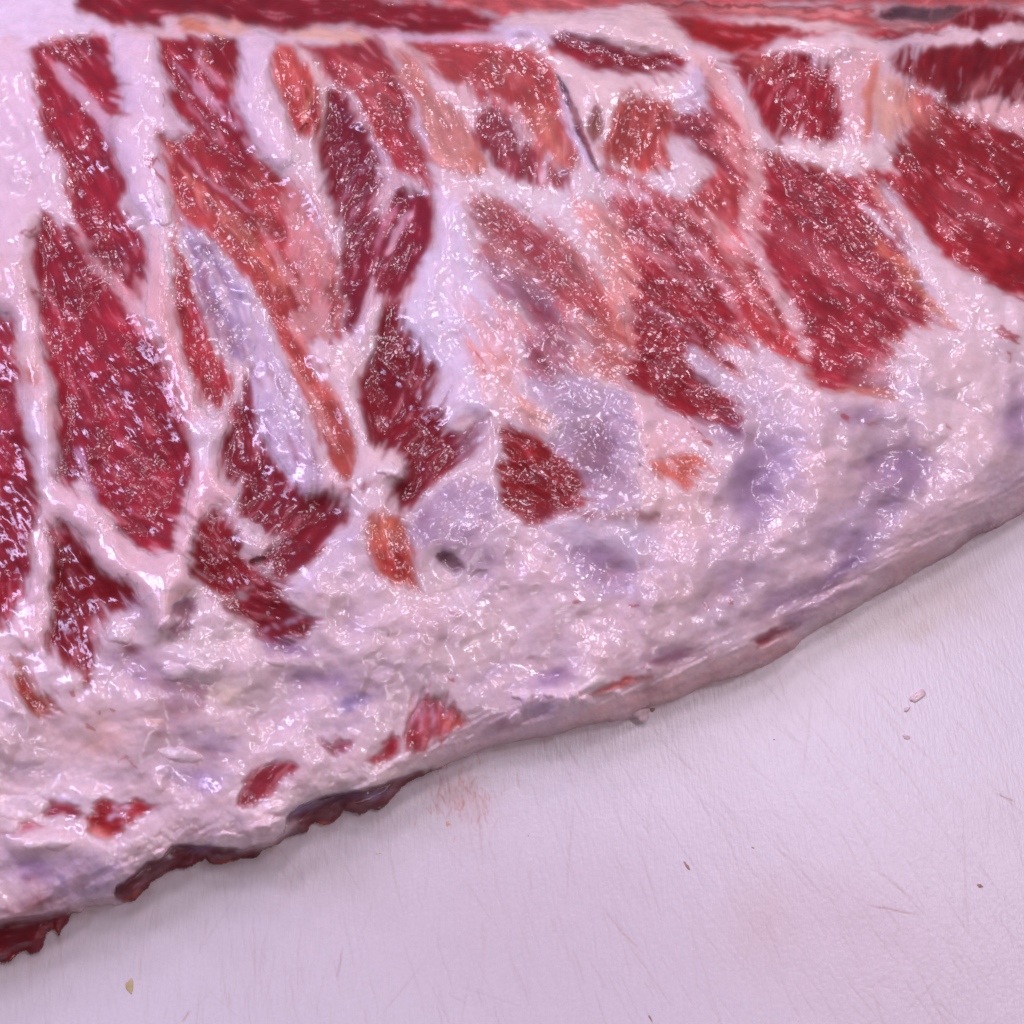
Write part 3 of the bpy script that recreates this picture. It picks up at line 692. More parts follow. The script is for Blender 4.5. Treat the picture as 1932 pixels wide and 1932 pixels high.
S((206, 176, 206), 4, "75,1735 110,1715 150,1705 215,1700", a=0.8, h=0.4)
# fat lip, lower edge
FATLIP = "217,1694 220,1674 240,1659 262,1639 275,1629 300,1624 310,1611 322,1596 337,1594 375,1597 432,1599 460,1604 483,1595 520,1589 538,1574 540,1549 545,1535 560,1522 590,1510 620,1500 658,1496 690,1488 723,1480 750,1467 783,1458 828,1447"
P((104, 38, 48), FATLIP + " 840,1450 828,1480 700,1570 480,1650 300,1720 232,1712", 'lean_layer', meat=0.8, rag=1.2, soft=1.6, label='ragged dark red lean under the fat lip')
P((120, 28, 42), "-420,1850 -60,1770 0,1749 75,1739 100,1731 132,1722 150,1730 130,1800 0,1850 -420,1960", 'lean_layer', meat=0.9, rag=1.5, soft=2, label='dark red ragged meat flap at the lower left corner')
B((168, 146, 188), 0.9, 565, 1523, 42, 8, -16)
B((168, 150, 200), 0.7, 700, 1500, 36, 6, -10)
B((160, 130, 150), 0.6, 548, 1550, 10, 14, 20)
B((120, 90, 140), 0.7, 375, 1604, 26, 7, 5)
S((170, 76, 52), 3, "560,1568 590,1556 620,1556", a=0.7)
S((160, 76, 60), 3.5, "390,1622 430,1626 460,1618", a=0.6)
S((170, 60, 44), 4, "225,1700 250,1694 268,1686", a=0.7)
S((150, 30, 36), 3, "20,1808 50,1794 80,1788", a=0.6)
S((236, 206, 210), 4, "560,1512 640,1494 720,1474 790,1452 850,1430 900,1405", a=0.6, h=0.6)
S((214, 184, 190), 3, "700,1450 780,1440 850,1420 930,1390", a=0.5, h=0.4)
B((228, 198, 196), 0.8, 505, 1562, 34, 22, -10, h=0.8)
B((226, 196, 208), 0.7, 420, 1590, 60, 8, 0, h=0.5)
# lower side between 930 and 1500
B((138, 76, 96), 0.8, 955, 1365, 34, 10, -20, h=-0.3)
B((146, 116, 160), 0.85, 1045, 1280, 44, 16, -14, h=-0.6)
B((150, 124, 164), 0.8, 1018, 1335, 36, 16, -5, h=-0.4)
B((160, 136, 170), 0.6, 975, 1285, 30, 20, 0)
B((150, 130, 168), 0.6, 945, 1262, 44, 12, -25)
S((220, 200, 220), 7, "970,1300 1000,1308 1040,1300 1075,1305", a=0.8, h=1.0)
P((228, 196, 208), "1075,1250 1110,1262 1140,1268 1150,1290 1128,1300 1122,1320 1108,1338 1080,1332 1050,1338 1045,1318 1070,1305 1080,1280", 0, meat=0, a=0.8, h=0.9, rag=1)
P((156, 66, 50), "1123,1316 1128,1301 1166,1288 1191,1277 1235,1278 1226,1286 1191,1293 1166,1301 1141,1313", 'muscle', h=-0.3, rag=1, soft=2, label='thin rusty brown streak along the lower side')
P((216, 172, 182), "1060,1375 1090,1350 1150,1325 1210,1300 1280,1275 1350,1250 1420,1225 1500,1190 1499,1223 1449,1254 1391,1276 1308,1303 1228,1333 1191,1356 1091,1371", meat=0.1, a=0.8, rag=3, soft=5)
for s_ in ("1080,1365 1180,1335 1300,1285 1400,1255 1480,1225", "1180,1340 1260,1300 1350,1265", "1290,1300 1360,1262 1440,1235"):
    S((168, 116, 124), 4, s_, a=0.6, h=-0.6)
for s_ in ("1190,1330 1270,1290 1360,1250 1440,1215", "1240,1325 1320,1280 1400,1262", "1000,1385 1100,1355 1180,1345"):
    S((222, 182, 188), 3, s_, a=0.6, h=0.5)
B((128, 76, 92), 0.8, 1222, 1300, 26, 8, -18)
B((136, 92, 116), 0.85, 1265, 1245, 44, 12, -12)
B((180, 160, 182), 0.7, 1350, 1215, 70, 16, -18)
P((120, 50, 62), "1415,1214 1440,1195 1480,1178 1516,1172 1490,1192 1460,1206 1450,1217 1430,1224", 'muscle', h=-0.6, rag=1, soft=2.5)
B((188, 112, 112), 0.7, 1465, 1232, 34, 9, -25)
B((176, 150, 176), 0.8, 1540, 1160, 60, 14, -30)
B((120, 86, 122), 0.85, 1545, 1112, 34, 12, -25, h=-0.4)
B((126, 104, 158), 0.85, 1612, 1062, 22, 14, -30, h=-0.3)
B((176, 156, 190), 0.7, 1590, 1000, 60, 40, -20)
B((190, 140, 150), 0.7, 1720, 1070, 60, 16, -30)
P((160, 120, 144), "1740,1078 1790,1046 1820,1010 1840,990 1900,985 1935,960 2000,925 2000,900 2360,690 2360,720 2000,935 1879,1000 1839,1015 1799,1046 1759,1068", 'membrane', meat=0.3, a=0.9, rag=2.5, soft=4, h=-0.3, label='dull purple skin on the right outer side')
# violet blobs in the broad fat
B((164, 150, 188), 0.8, 1420, 905, 48, 90, 10, h=-0.35)
B((150, 126, 158), 0.85, 1690, 865, 64, 50, 10, h=-0.4)
B((152, 128, 162), 0.75, 1680, 930, 50, 60, 0, h=-0.2)
B((176, 160, 204), 0.7, 1130, 1060, 90, 50, 15, h=-0.2)
B((164, 142, 184), 0.65, 1145, 1085, 36, 22, 10)
B((174, 160, 198), 0.7, 1190, 1010, 56, 36, 0)
B((164, 148, 184), 0.6, 1395, 1080, 60, 26, -20)
B((156, 136, 172), 0.7, 1620, 975, 36, 70, 10, h=-0.2)
B((156, 134, 166), 0.6, 1920, 790, 36, 60, 0, h=-0.3)
B((160, 140, 172), 0.7, 1900, 900, 60, 40, -30)
B((170, 150, 190), 0.7, 1480, 850, 40, 60, 0)
B((136, 104, 142), 0.7, 1400, 830, 40, 18, 20)
B((148, 120, 154), 0.7, 1640, 790, 70, 26, 8, h=-0.2)
B((190, 170, 194), 0.6, 1360, 1150, 60, 40, -30)
B((186, 170, 198), 0.6, 900, 1090, 46, 50, 0)
B((150, 116, 150), 0.7, 905, 1080, 24, 16, 20)
B((196, 170, 190), 0.6, 640, 1150, 40, 60, 10)
B((164, 140, 160), 0.6, 660, 1165, 16, 30, 10, h=-0.5)
B((214, 186, 196), 0.7, 1000, 1080, 60, 60, 0, h=0.3)
B((210, 180, 188), 0.7, 820, 1190, 80, 40, 0, h=0.4)
B((196, 182, 212), 0.6, 1110, 1000, 70, 20, 10)
B((214, 190, 204), 0.7, 1700, 700, 60, 30, -10)
B((196, 176, 204), 0.6, 1720, 745, 50, 30, 10)
B((218, 180, 186), 0.7, 1580, 700, 0.1, 0.1)
B((206, 180, 200), 0.7, 1460, 760, 60, 30, 30)
# cavity at 840,1060
P((108, 62, 88), "818,1050 825,1042 838,1040 855,1050 870,1065 872,1078 862,1088 848,1080 835,1062", 'membrane', meat=0.4, h=-1.2, rag=0.6, soft=2, label='small dark pocket hole in the pale fat')
S((196, 170, 196), 3, "832,1036 850,1040 868,1055 880,1075", a=0.7, h=0.6)
# left fat margins, top left
P((226, 196, 226), "-420,-300 130,-300 138,5 150,28 190,45 215,60 205,66 150,62 100,74 60,84 0,82 -420,90", 0, meat=0, a=0.8, rag=1, h=0.5)
S((208, 150, 150), 4, "0,78 25,68 40,66", a=0.6)
S((200, 130, 130), 5, "70,88 110,76 150,66 200,62", a=0.5)
P((192, 108, 74), "330,40 345,28 375,28 395,38 405,52 398,64 375,64 350,58 335,50", 0, a=0.95, meat=0.1, h=0.9, rag=0.5, label=None)
P((214, 160, 150), "400,30 440,40 475,55 490,62 450,66 420,64 405,50", 0, a=0.85, meat=0.1, h=0.4)
S((226, 176, 186), 8, "310,40 325,34 340,48 335,60 300,66 260,58 225,58", a=0.7, h=0.5)
P((218, 168, 156), "545,58 580,52 620,50 660,52 670,62 700,66 690,76 640,78 600,72 565,66", 0, a=0.9, meat=0.1, h=0.6, rag=1)
S((212, 176, 204), 7, "660,55 720,66 800,70 900,74 970,66", a=0.85, h=0.6)
S((220, 176, 180), 6, "720,72 740,85 760,90", a=0.7, h=0.3)
P((208, 190, 222), "940,48 966,50 1000,45 1050,62 1080,68 1040,78 1000,72 966,78", 0, a=0.85, meat=0, h=0.5)
B((120, 84, 120), 0.8, 985, 67, 14, 5, 5)
P((150, 92, 104), "1040,66 1070,62 1140,78 1200,98 1150,96 1100,86 1060,80", a=0.7, rag=1)
S((200, 84, 60), 5, "1033,90 1045,102", a=0.85)
# T comb ridges
for x0_, x1_ in ((1712, 1718), (1752, 1760), (1778, 1786), (1806, 1810), (1836, 1832), (1870, 1862), (1896, 1888)):
    S((96, 22, 34), 4, f"{x0_+14},84 {x0_+8},120 {x1_+2},175", a=0.7, h=-0.7)
    S((142, 42, 52), 6, f"{x0_},92 {x0_-4},130 {x1_-10},160", a=0.5, h=0.6)
B((206, 130, 134), 0.6, 1850, 165, 30, 14, -30)
P((200, 130, 124), "890,560 930,590 970,640 985,690 960,740 930,720 905,660 885,610", a=0.55, rag=8, soft=8, meat=0.6)
P((166, 74, 80), "900,385 960,395 1020,430 1080,480 1130,540 1150,590 1110,580 1050,530 990,480 930,440 895,415", a=0.55, rag=11, soft=8, mott=0.4)
P((172, 84, 84), "1060,560 1110,590 1160,640 1175,700 1120,690 1080,650 1050,610", a=0.55, rag=10, soft=8)
P((196, 112, 104), "940,560 990,600 1000,640 960,650 930,610", a=0.5, rag=8, soft=8)
P((176, 90, 98), "1130,370 1180,400 1200,470 1195,560 1170,600 1150,520 1120,450 1100,400", a=0.5, rag=10, soft=8)
P((190, 110, 112), "620,100 700,140 760,200 770,260 720,220 660,170", a=0.3, rag=8, soft=8)
P((168, 70, 78), "470,330 520,350 560,400 590,470 600,540 560,520 520,460 480,400", a=0.5, rag=9, soft=8)
P((206, 150, 158), "545,335 590,350 620,400 632,460 636,520 630,600 600,620 575,580 560,520 550,460 540,400", a=0.6, rag=9, soft=8, meat=0.6, mott=0.6)
S((198, 120, 104), 15, "350,330 400,380 450,430 500,490 540,560", a=0.55, rag=8, soft=6)
S((206, 156, 178), 8, "350,140 380,170 410,200 450,240 490,290", a=0.6, rag=4)
S((200, 140, 160), 6, "330,160 360,205 400,250 440,290", a=0.5, rag=3)
S((202, 130, 138), 13, "285,630 318,700 342,770 358,850", a=0.6, rag=6, soft=6)
S((206, 150, 160), 13, "140,425 175,480 215,540 258,590 300,650", a=0.55, rag=6, soft=6)
S((204, 150, 158), 10, "225,500 262,560 290,610", a=0.5, rag=6, soft=6)
S((204, 134, 140), 17, "1160,420 1172,490 1180,560 1180,640 1178,700", a=0.75, rag=8, soft=7, meat=0.3)
S((210, 158, 166), 15, "1420,240 1425,320 1420,400 1432,460", a=0.6, rag=7, soft=7, meat=0.4)
S((214, 168, 180), 13, "1412,430 1440,490 1470,550 1505,620 1528,680", a=0.75, rag=5, soft=6, meat=0.2)
S((208, 150, 156), 12, "1300,400 1350,440 1390,490 1430,560 1460,610", a=0.5, rag=7, soft=7)
S((206, 150, 160), 9, "1230,400 1290,440 1350,500 1390,560", a=0.5, rag=6, soft=5)
S((204, 146, 158), 9, "1190,430 1240,470 1290,520 1330,570", a=0.5, rag=6, soft=5)
S((200, 124, 100), 12, "1640,440 1700,500 1740,560 1750,590", a=0.55, rag=7, soft=6)
S((200, 126, 104), 10, "1600,735 1650,735 1690,745", a=0.5, rag=5, soft=5)
S((206, 140, 130), 12, "1640,350 1690,400 1730,450", a=0.4, rag=6, soft=6)
B((206, 134, 126), 0.6, 1735, 215, 40, 40, 40)
B((200, 120, 110), 0.5, 1440, 120, 30, 16, 10)
S((208, 150, 150), 12, "1360,230 1385,280 1410,340", a=0.5, rag=6, soft=6)
B((196, 110, 120), 0.5, 1520, 470, 90, 24, 36)
B((188, 100, 112), 0.5, 1600, 520, 70, 20, 36)
B((190, 104, 116), 0.5, 1850, 400, 80, 30, 30)
# silverskin hollow: dark veins and red glimpses
S((108, 52, 80), 5, "372,440 392,470 408,505 425,540 440,560", a=0.75, rag=4, h=-0.3)
S((96, 40, 66), 4, "400,520 425,535 445,520", a=0.7, rag=4)
B((132, 56, 76), 0.75, 432, 640, 22, 18, 0)
B((140, 62, 80), 0.6, 400, 600, 16, 40, -20)
B((172, 150, 184), 0.7, 455, 580, 18, 40, -10)
B((150, 78, 96), 0.6, 385, 520, 10, 40, -15)
S((160, 130, 165), 6, "460,640 475,665 470,690", a=0.7)
B((190, 174, 214), 0.6, 500, 680, 20, 30, 0)
S((150, 130, 170), 3, "495,700 505,740 515,790", a=0.6, h=-0.3)
S((150, 130, 175), 3, "530,740 545,790 560,840", a=0.6, h=-0.3)
S((216, 200, 232), 4, "505,690 520,730 530,780 545,820", a=0.6, h=0.3)
# folds of the lower fat: relief, with groove shade and ridge light painted in
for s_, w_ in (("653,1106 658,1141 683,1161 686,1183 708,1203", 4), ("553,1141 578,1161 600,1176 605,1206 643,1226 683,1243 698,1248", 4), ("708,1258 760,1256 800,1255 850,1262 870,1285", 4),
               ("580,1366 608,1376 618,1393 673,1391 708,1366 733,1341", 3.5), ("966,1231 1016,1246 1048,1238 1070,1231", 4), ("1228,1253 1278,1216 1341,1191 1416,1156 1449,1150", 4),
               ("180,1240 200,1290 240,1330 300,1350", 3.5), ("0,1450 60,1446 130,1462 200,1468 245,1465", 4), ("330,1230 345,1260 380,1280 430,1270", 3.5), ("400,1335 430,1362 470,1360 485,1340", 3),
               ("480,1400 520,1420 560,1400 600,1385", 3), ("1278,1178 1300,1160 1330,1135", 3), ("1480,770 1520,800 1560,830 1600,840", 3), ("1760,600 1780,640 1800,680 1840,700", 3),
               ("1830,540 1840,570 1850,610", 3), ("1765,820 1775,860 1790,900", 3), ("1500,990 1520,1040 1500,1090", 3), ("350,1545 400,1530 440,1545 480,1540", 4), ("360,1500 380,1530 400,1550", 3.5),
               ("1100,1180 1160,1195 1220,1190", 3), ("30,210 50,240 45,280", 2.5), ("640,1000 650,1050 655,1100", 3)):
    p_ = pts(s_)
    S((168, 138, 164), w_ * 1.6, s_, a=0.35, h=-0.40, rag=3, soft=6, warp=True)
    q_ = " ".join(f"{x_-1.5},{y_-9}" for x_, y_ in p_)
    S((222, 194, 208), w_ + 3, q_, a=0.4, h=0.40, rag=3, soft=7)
for x_, y_, a_, b_, h_ in ((992, 1318, 13, 17, 2.2), (1068, 1322, 12, 12, 1.6), (1108, 1326, 12, 14, 1.6), (976, 1355, 9, 6, 1.2), (1040, 1308, 16, 9, 1.4), (1090, 1265, 20, 16, 1.0), (312, 1176, 14, 11, 1.6),
                       (330, 1171, 7, 7, 1.2), (300, 1612, 12, 10, 1.4), (748, 893, 18, 14, 1.2), (1167, 1311, 6, 7, 1.0), (1226, 1262, 7, 6, 1.0), (40, 430, 22, 26, 0.8), (60, 1590, 60, 16, 1.0),
                       (130, 1590, 50, 14, 0.8), (500, 1562, 40, 20, 1.2), (440, 1250, 40, 22, 0.8), (350, 1265, 36, 22, 0.9), (200, 1180, 26, 18, 0.7), (620, 1110, 30, 40, 0.6), (790, 1170, 60, 30, 0.8),
                       (1000, 1090, 60, 50, 0.8), (1540, 900, 30, 60, 0.7), (1790, 950, 50, 60, 0.8), (1300, 1080, 60, 40, 0.6), (1220, 790, 20, 30, 0.7)):
    B((222, 186, 202), 0.75, x_, y_, a_, b_, h=h_)
for x_, y_, a_, b_, g_ in ((250, 1270, 46, 20, 30), (330, 1420, 60, 14, 14), (600, 1290, 60, 16, 6), (560, 1225, 50, 12, 8), (900, 1050, 50, 26, 20), (800, 1000, 26, 26, 0), (1150, 1080, 46, 26, 12),
                       (1420, 900, 40, 80, 8), (1690, 870, 56, 44, 10), (1610, 1030, 36, 40, -20), (1390, 1100, 50, 22, -24), (1270, 1240, 44, 12, -14), (1920, 800, 30, 60, 0), (1110, 1060, 60, 30, 20),
                       (1370, 830, 50, 16, 26), (1640, 785, 60, 16, 10), (100, 1640, 120, 22, 0), (1480, 1130, 60, 20, -30)):
    B((150, 114, 150), 0.6, x_, y_, a_, b_, g_, h=-0.4)
def strands(n, seed, lo=0.22, hi=0.80, a=(0.35, 0.75)):
    """single strands of lean drawn out into the fat and of fat drawn into the lean, always along the grain"""
    r = np.random.default_rng(seed)
    q = blur(MEAT[::4, ::4], 8)
    jj, ii = np.nonzero((q > lo) & (q < hi) & (Y[::4, ::4] > 95) & (Y[::4, ::4] < 1330))
    for m_ in r.integers(0, len(jj), n):
        j, i = float(jj[m_] * 4), float(ii[m_] * 4)
        path = []
        L = r.uniform(9, 26)
        sg = 1 if r.random() < 0.5 else -1
        j0, i0 = int(j), int(i)
        if not (0 < j0 < NY - 1 and 0 < i0 < NX - 1):
            continue
        dx, dy = DXI[j0, i0] * sg, DYI[j0, i0] * sg
        x_, y_ = i - dx * L * 0.5, j - dy * L * 0.5
        for t_ in range(7):
            a_, b_ = int(np.clip(x_, 0, NX - 1)), int(np.clip(y_, 0, NY - 1))
            path.append((xs[a_], ys[b_]))
            nx_, ny_ = DXI[b_, a_], DYI[b_, a_]
            if nx_ * dx + ny_ * dy < 0:
                nx_, ny_ = -nx_, -ny_
            dx, dy = 0.6 * dx + 0.4 * nx_, 0.6 * dy + 0.4 * ny_
            x_ += dx * L / 6
            y_ += dy * L / 6
        b0, a0 = int(np.clip(y_, 0, NY - 1)), int(np.clip(x_, 0, NX - 1))
        col = COLR[b0, a0].copy()
        mv = float(MEAT[b0, a0])
        p = np.array(path)
        wd = r.uniform(1.2, 3.6)
        sl = window(p[:, 0].min() - 8, p[:, 1].min() - 8, p[:, 0].max() + 8, p[:, 1].max() + 8)
        d, t = sdist(X[sl], Y[sl], p, closed=False)
        m = sm(-1.6, 1.6, wd * np.clip(4 * t * (1 - t), 0, 1) ** 0.5 - d) * r.uniform(*a)
        mm = m[..., None].astype(np.float32)
        COLR[sl] = COLR[sl] * (1 - mm) + col * mm
        MEAT[sl] = MEAT[sl] * (1 - m) + mv * m


P((204, 136, 132), "1085,395 1130,380 1170,420 1190,480 1195,560 1180,650 1160,600 1140,520 1110,460", soft=10, rag=10, a=0.7, meat=0.7)
P((160, 66, 72), "900,392 960,405 1020,445 1075,500 1125,560 1150,620 1110,600 1060,560 1000,500 940,450", soft=8, rag=12, a=0.6, meat=0.9)
P((150, 62, 82), "990,585 1040,590 1080,640 1080,690 1040,715 1000,700 985,650", soft=8, rag=9, a=0.55, meat=0.8)
P((176, 92, 84), "1130,600 1170,620 1180,700 1150,705 1110,680 1100,640", soft=8, rag=10, a=0.6, meat=0.8)
P((164, 74, 76), "800,85 880,86 960,95 1025,110 1045,150 1050,200 1020,200 960,190 900,165 850,140 815,115", soft=6, rag=5, a=0.7)
rs = np.random.default_rng(21)
for i_ in range(70):
    t_ = rs.uniform(0, 1)
    x_ = 375 + 215 * t_ + rs.normal(0, 17)
    y_ = 440 + 460 * t_ + rs.normal(0, 10)
    a_ = math.radians(66 + rs.normal(0, 12))
    l_ = rs.uniform(12, 40)
    c_ = ((218, 200, 222), (150, 118, 156), (200, 166, 190), (132, 70, 96), (212, 188, 206))[rs.integers(0, 5)]
    S(c_, rs.uniform(2, 4.5), f"{x_ - math.cos(a_) * l_},{y_ - math.sin(a_) * l_} {x_ + rs.normal(0, 3)},{y_} {x_ + math.cos(a_) * l_},{y_ + math.sin(a_) * l_}", a=rs.uniform(0.35, 0.75), rag=2.5, h=rs.normal(0, 0.25))
for i_ in range(60):
    x_, y_ = rs.uniform(780, 960), rs.uniform(490, 770)
    a_ = math.radians(rs.choice([60, 100, 40]) + rs.normal(0, 14))
    l_ = rs.uniform(8, 26)
    c_ = ((222, 200, 220), (190, 160, 188), (206, 160, 176), (216, 186, 208))[rs.integers(0, 4)]
    S(c_, rs.uniform(2, 5), f"{x_ - math.cos(a_) * l_},{y_ - math.sin(a_) * l_} {x_ + math.cos(a_) * l_},{y_ + math.sin(a_) * l_}", a=rs.uniform(0.2, 0.5), rag=2.5, h=rs.normal(0.05, 0.25))
strands(1500, 11)
comb()
strands(900, 12, a=(0.25, 0.6))
print('strands', round(time.time() - T0, 1))
# crisp things, painted after the feathering
HGC = np.zeros((NY, NX), np.float32)


def nodule(x, y, rx, ry, ang, h, col=(230, 196, 212), a=0.85):
    """a soft drop of fat standing out of the surface"""
    r_ = max(rx, ry) * 1.5
    sl = window(x - r_, y - r_, x + r_, y + r_)
    c, s_ = math.cos(math.radians(ang)), math.sin(math.radians(ang))
    dx, dy = WX[sl] - x, WY[sl] - y
    q = ((dx * c + dy * s_) / rx) ** 2 + ((-dx * s_ + dy * c) / ry) ** 2
    dome = np.sqrt(np.clip(1 - q, 0, 1))
    HGC[sl] = np.maximum(HGC[sl], h * dome)
    put(sl, sm(1.15, 0.85, q), col, a, 0, 0.0)


for x_, y_, rx_, ry_, an_, h_ in ((992, 1316, 15, 20, 8, 1.6), (975, 1308, 12, 9, 0, 1.0), (1066, 1322, 13, 13, 0, 1.3), (1088, 1312, 12, 15, 10, 1.4), (1112, 1322, 13, 16, -20, 1.5), (1036, 1312, 14, 7, 0, 1.0),
                               (972, 1352, 12, 5, -50, 0.9), (1168, 1311, 6, 7, 0, 0.8), (1226, 1262, 7, 6, 0, 0.7), (312, 1178, 15, 12, -20, 1.3), (331, 1172, 8, 7, 0, 1.1), (322, 1168, 12, 7, -20, 1.0),
                               (298, 1612, 14, 10, -40, 1.1), (752, 893, 15, 14, 0, 1.3), (732, 888, 22, 14, 10, 1.0), (506, 1560, 36, 20, -12, 1.3), (440, 1585, 40, 13, 0, 0.9), (310, 375, 19, 34, -14, 1.1),
                               (312, 408, 15, 20, 20, 1.0), (60, 425, 20, 24, 0, 0.9), (1122, 1290, 26, 12, -20, 0.8), (520, 1245, 18, 10, 10, 0.6), (330, 1268, 28, 16, 0, 0.7), (225, 1195, 30, 20, -10, 0.8),
                               (475, 1000, 16, 30, -40, 0.8), (90, 1592, 46, 14, -4, 0.9), (30, 1525, 60, 22, 0, 0.7), (340, 1425, 40, 12, 12, 0.7), (372, 1270, 34, 16, 10, 0.6), (560, 295, 10, 14, 0, 0.4)):
    nodule(x_, y_, rx_, ry_, an_, h_ * 0.8, a=0.6)
for x_, y_, rx_, ry_, an_, h_ in ((845, 1062, 26, 14, 40, -0.7), (1131, 232, 12, 30, 18, -0.4), (338, 1160, 16, 34, 25, -0.7), (484, 1056, 18, 8, -10, -1.0), (573, 245, 7, 12, 0, -0.6), (905, 1086, 14, 9, 0, -0.5)):
    r_ = max(rx_, ry_) * 1.6
    sl_ = window(x_ - r_, y_ - r_, x_ + r_, y_ + r_)
    c_, s_ = math.cos(math.radians(an_)), math.sin(math.radians(an_))
    dx_, dy_ = WX[sl_] - x_, WY[sl_] - y_
    q_ = ((dx_ * c_ + dy_ * s_) / rx_) ** 2 + ((-dx_ * s_ + dy_ * c_) / ry_) ** 2
    HGC[sl_] += h_ * sm(1.3, 0.2, q_)
P((104, 58, 84), "818,1050 825,1042 838,1040 855,1050 870,1065 872,1078 862,1088 848,1080 835,1062", soft=1.5, rag=1, a=0.9, meat=0.3)
P((136, 76, 74), "1121,198 1131,200 1140,225 1136,250 1121,268 1106,240 1108,212", soft=1.5, rag=1, a=0.9, meat=0.5)
P((40, 10, 18), "1655,34 1665,22 1690,14 1760,13 1815,10 1828,14 1798,30 1770,40 1700,40 1668,37", soft=1.5, rag=0.5, a=0.9, meat=0.6)  # near-black colour stands in for the shade inside the hollow
S((104, 34, 38), 3.5, "1180,6 1260,9 1360,7 1450,13 1540,14", a=0.8, rag=1)
S((112, 40, 44), 3, "1540,14 1620,17 1650,20", a=0.7, rag=1)
S((206, 130, 128), 5, "1300,20 1400,16 1500,24 1600,26 1640,22", a=0.6, rag=2)
S((132, 48, 58), 4, "1640,76 1700,70 1760,60 1800,60", a=0.8, rag=1.5)
S((214, 160, 160), 4, "1650,50 1700,53 1760,48", a=0.7, rag=1.5)
S((232, 190, 202), 6, "1480,88 1540,84 1600,76 1660,84", a=0.6, rag=2, h=0.4)
S((232, 190, 202), 7, "1770,62 1800,58 1830,66", a=0.6, rag=2, h=0.4)
S((196, 128, 140), 3, "1560,98 1600,92 1640,94 1670,104", a=0.6, rag=1)
S((190, 110, 112), 4, "640,62 680,58 720,64 760,68", a=0.5, rag=2)
# bright pinhead bead rows and dark orange rim bits on the ragged lean
for s_ in ("560,1566 590,1553 625,1552", "395,1624 430,1624 470,1612", "232,1700 255,1692 272,1680", "95,1752 108,1758 118,1742"):
    S((176, 84, 60), 4, s_, a=0.7, rag=2)
S((70, 34, 62), 6, "1049,140 1060,160 1072,190 1084,222 1096,255 1112,290 1130,328", a=1.0, h=-1.8, meat=0, rag=1.4, soft=3.5, warp=True, part='slit', label='narrow dark violet slit cut into the flesh')
S((128, 44, 60), 3.5, "1072,180 1084,212 1096,245 1112,282 1126,315", a=0.9, rag=0.8, warp=False)
B((118, 44, 64), 0.8, 40, 1738, 60, 9, -8)
B((120, 50, 76), 0.7, 20, 1722, 40, 8, 0)
for c_, a_, s_ in (((126, 58, 78), 0.7, "225,1212 245,1215 265,1228 262,1238 240,1234"), ((150, 112, 146), 0.65, "215,1245 260,1240 320,1262 380,1300 385,1330 340,1335 290,1300 240,1275"),
                   ((132, 66, 84), 0.75, "290,1284 320,1286 350,1298 340,1308 305,1302"), ((136, 76, 96), 0.6, "350,1290 385,1300 380,1320 355,1312"), ((158, 104, 124), 0.6, "300,1325 350,1318 385,1335 350,1348 310,1342"),
                   ((162, 136, 168), 0.6, "380,1385 420,1380 460,1405 430,1418 390,1405"), ((140, 100, 128), 0.7, "365,1404 400,1406 440,1418 400,1424"), ((166, 138, 176), 0.6, "310,1452 380,1448 440,1458 400,1488 350,1478"),
                   ((150, 116, 156), 0.6, "500,1215 550,1208 600,1222 560,1240 510,1236"), ((160, 134, 170), 0.6, "560,1265 620,1262 650,1280 600,1292 570,1285"), ((126, 106, 166), 0.7, "650,1310 690,1305 715,1312 690,1326 660,1340"),
                   ((154, 126, 158), 0.6, "655,1138 672,1140 682,1170 668,1180 655,1165"), ((150, 118, 150), 0.6, "800,985 840,975 900,1000 900,1030 850,1035 810,1020"), ((164, 140, 172), 0.6, "890,1060 920,1062 930,1110 905,1125 890,1095"),
                   ((146, 118, 156), 0.65, "1380,850 1450,860 1470,930 1450,1000 1410,1010 1385,940"), ((138, 110, 148), 0.65, "1640,830 1720,820 1760,870 1730,930 1670,940 1630,890"), ((154, 128, 166), 0.6, "1650,950 1690,950 1690,1010 1640,1050 1610,1060 1620,1000"),
                   ((118, 88, 132), 0.8, "1590,1060 1625,1040 1622,1070 1560,1110 1530,1125 1515,1118"), ((150, 126, 160), 0.6, "1905,770 1940,740 1960,860 1915,850"), ((150, 124, 156), 0.55, "1440,1120 1500,1090 1560,1100 1500,1140 1440,1160"),
                   ((128, 76, 104), 0.7, "1228,1252 1280,1228 1310,1232 1260,1262"), ((146, 114, 150), 0.7, "1480,1160 1560,1125 1620,1095 1620,1110 1540,1150 1490,1180"), ((120, 78, 104), 0.65, "1105,805 1140,800 1165,830 1150,880 1110,900 1085,870"),
                   ((152, 120, 150), 0.6, "1080,1030 1140,1020 1180,1050 1170,1090 1120,1100"), ((100, 28, 36), 0.6, "1090,966 1160,968 1240,978 1180,990 1100,985"), ((142, 110, 150), 0.7, "1000,1262 1050,1258 1090,1275 1060,1300 1010,1295")):
    P(c_, s_, soft=11, rag=5, a=a_, meat=0.15, h=-0.25)
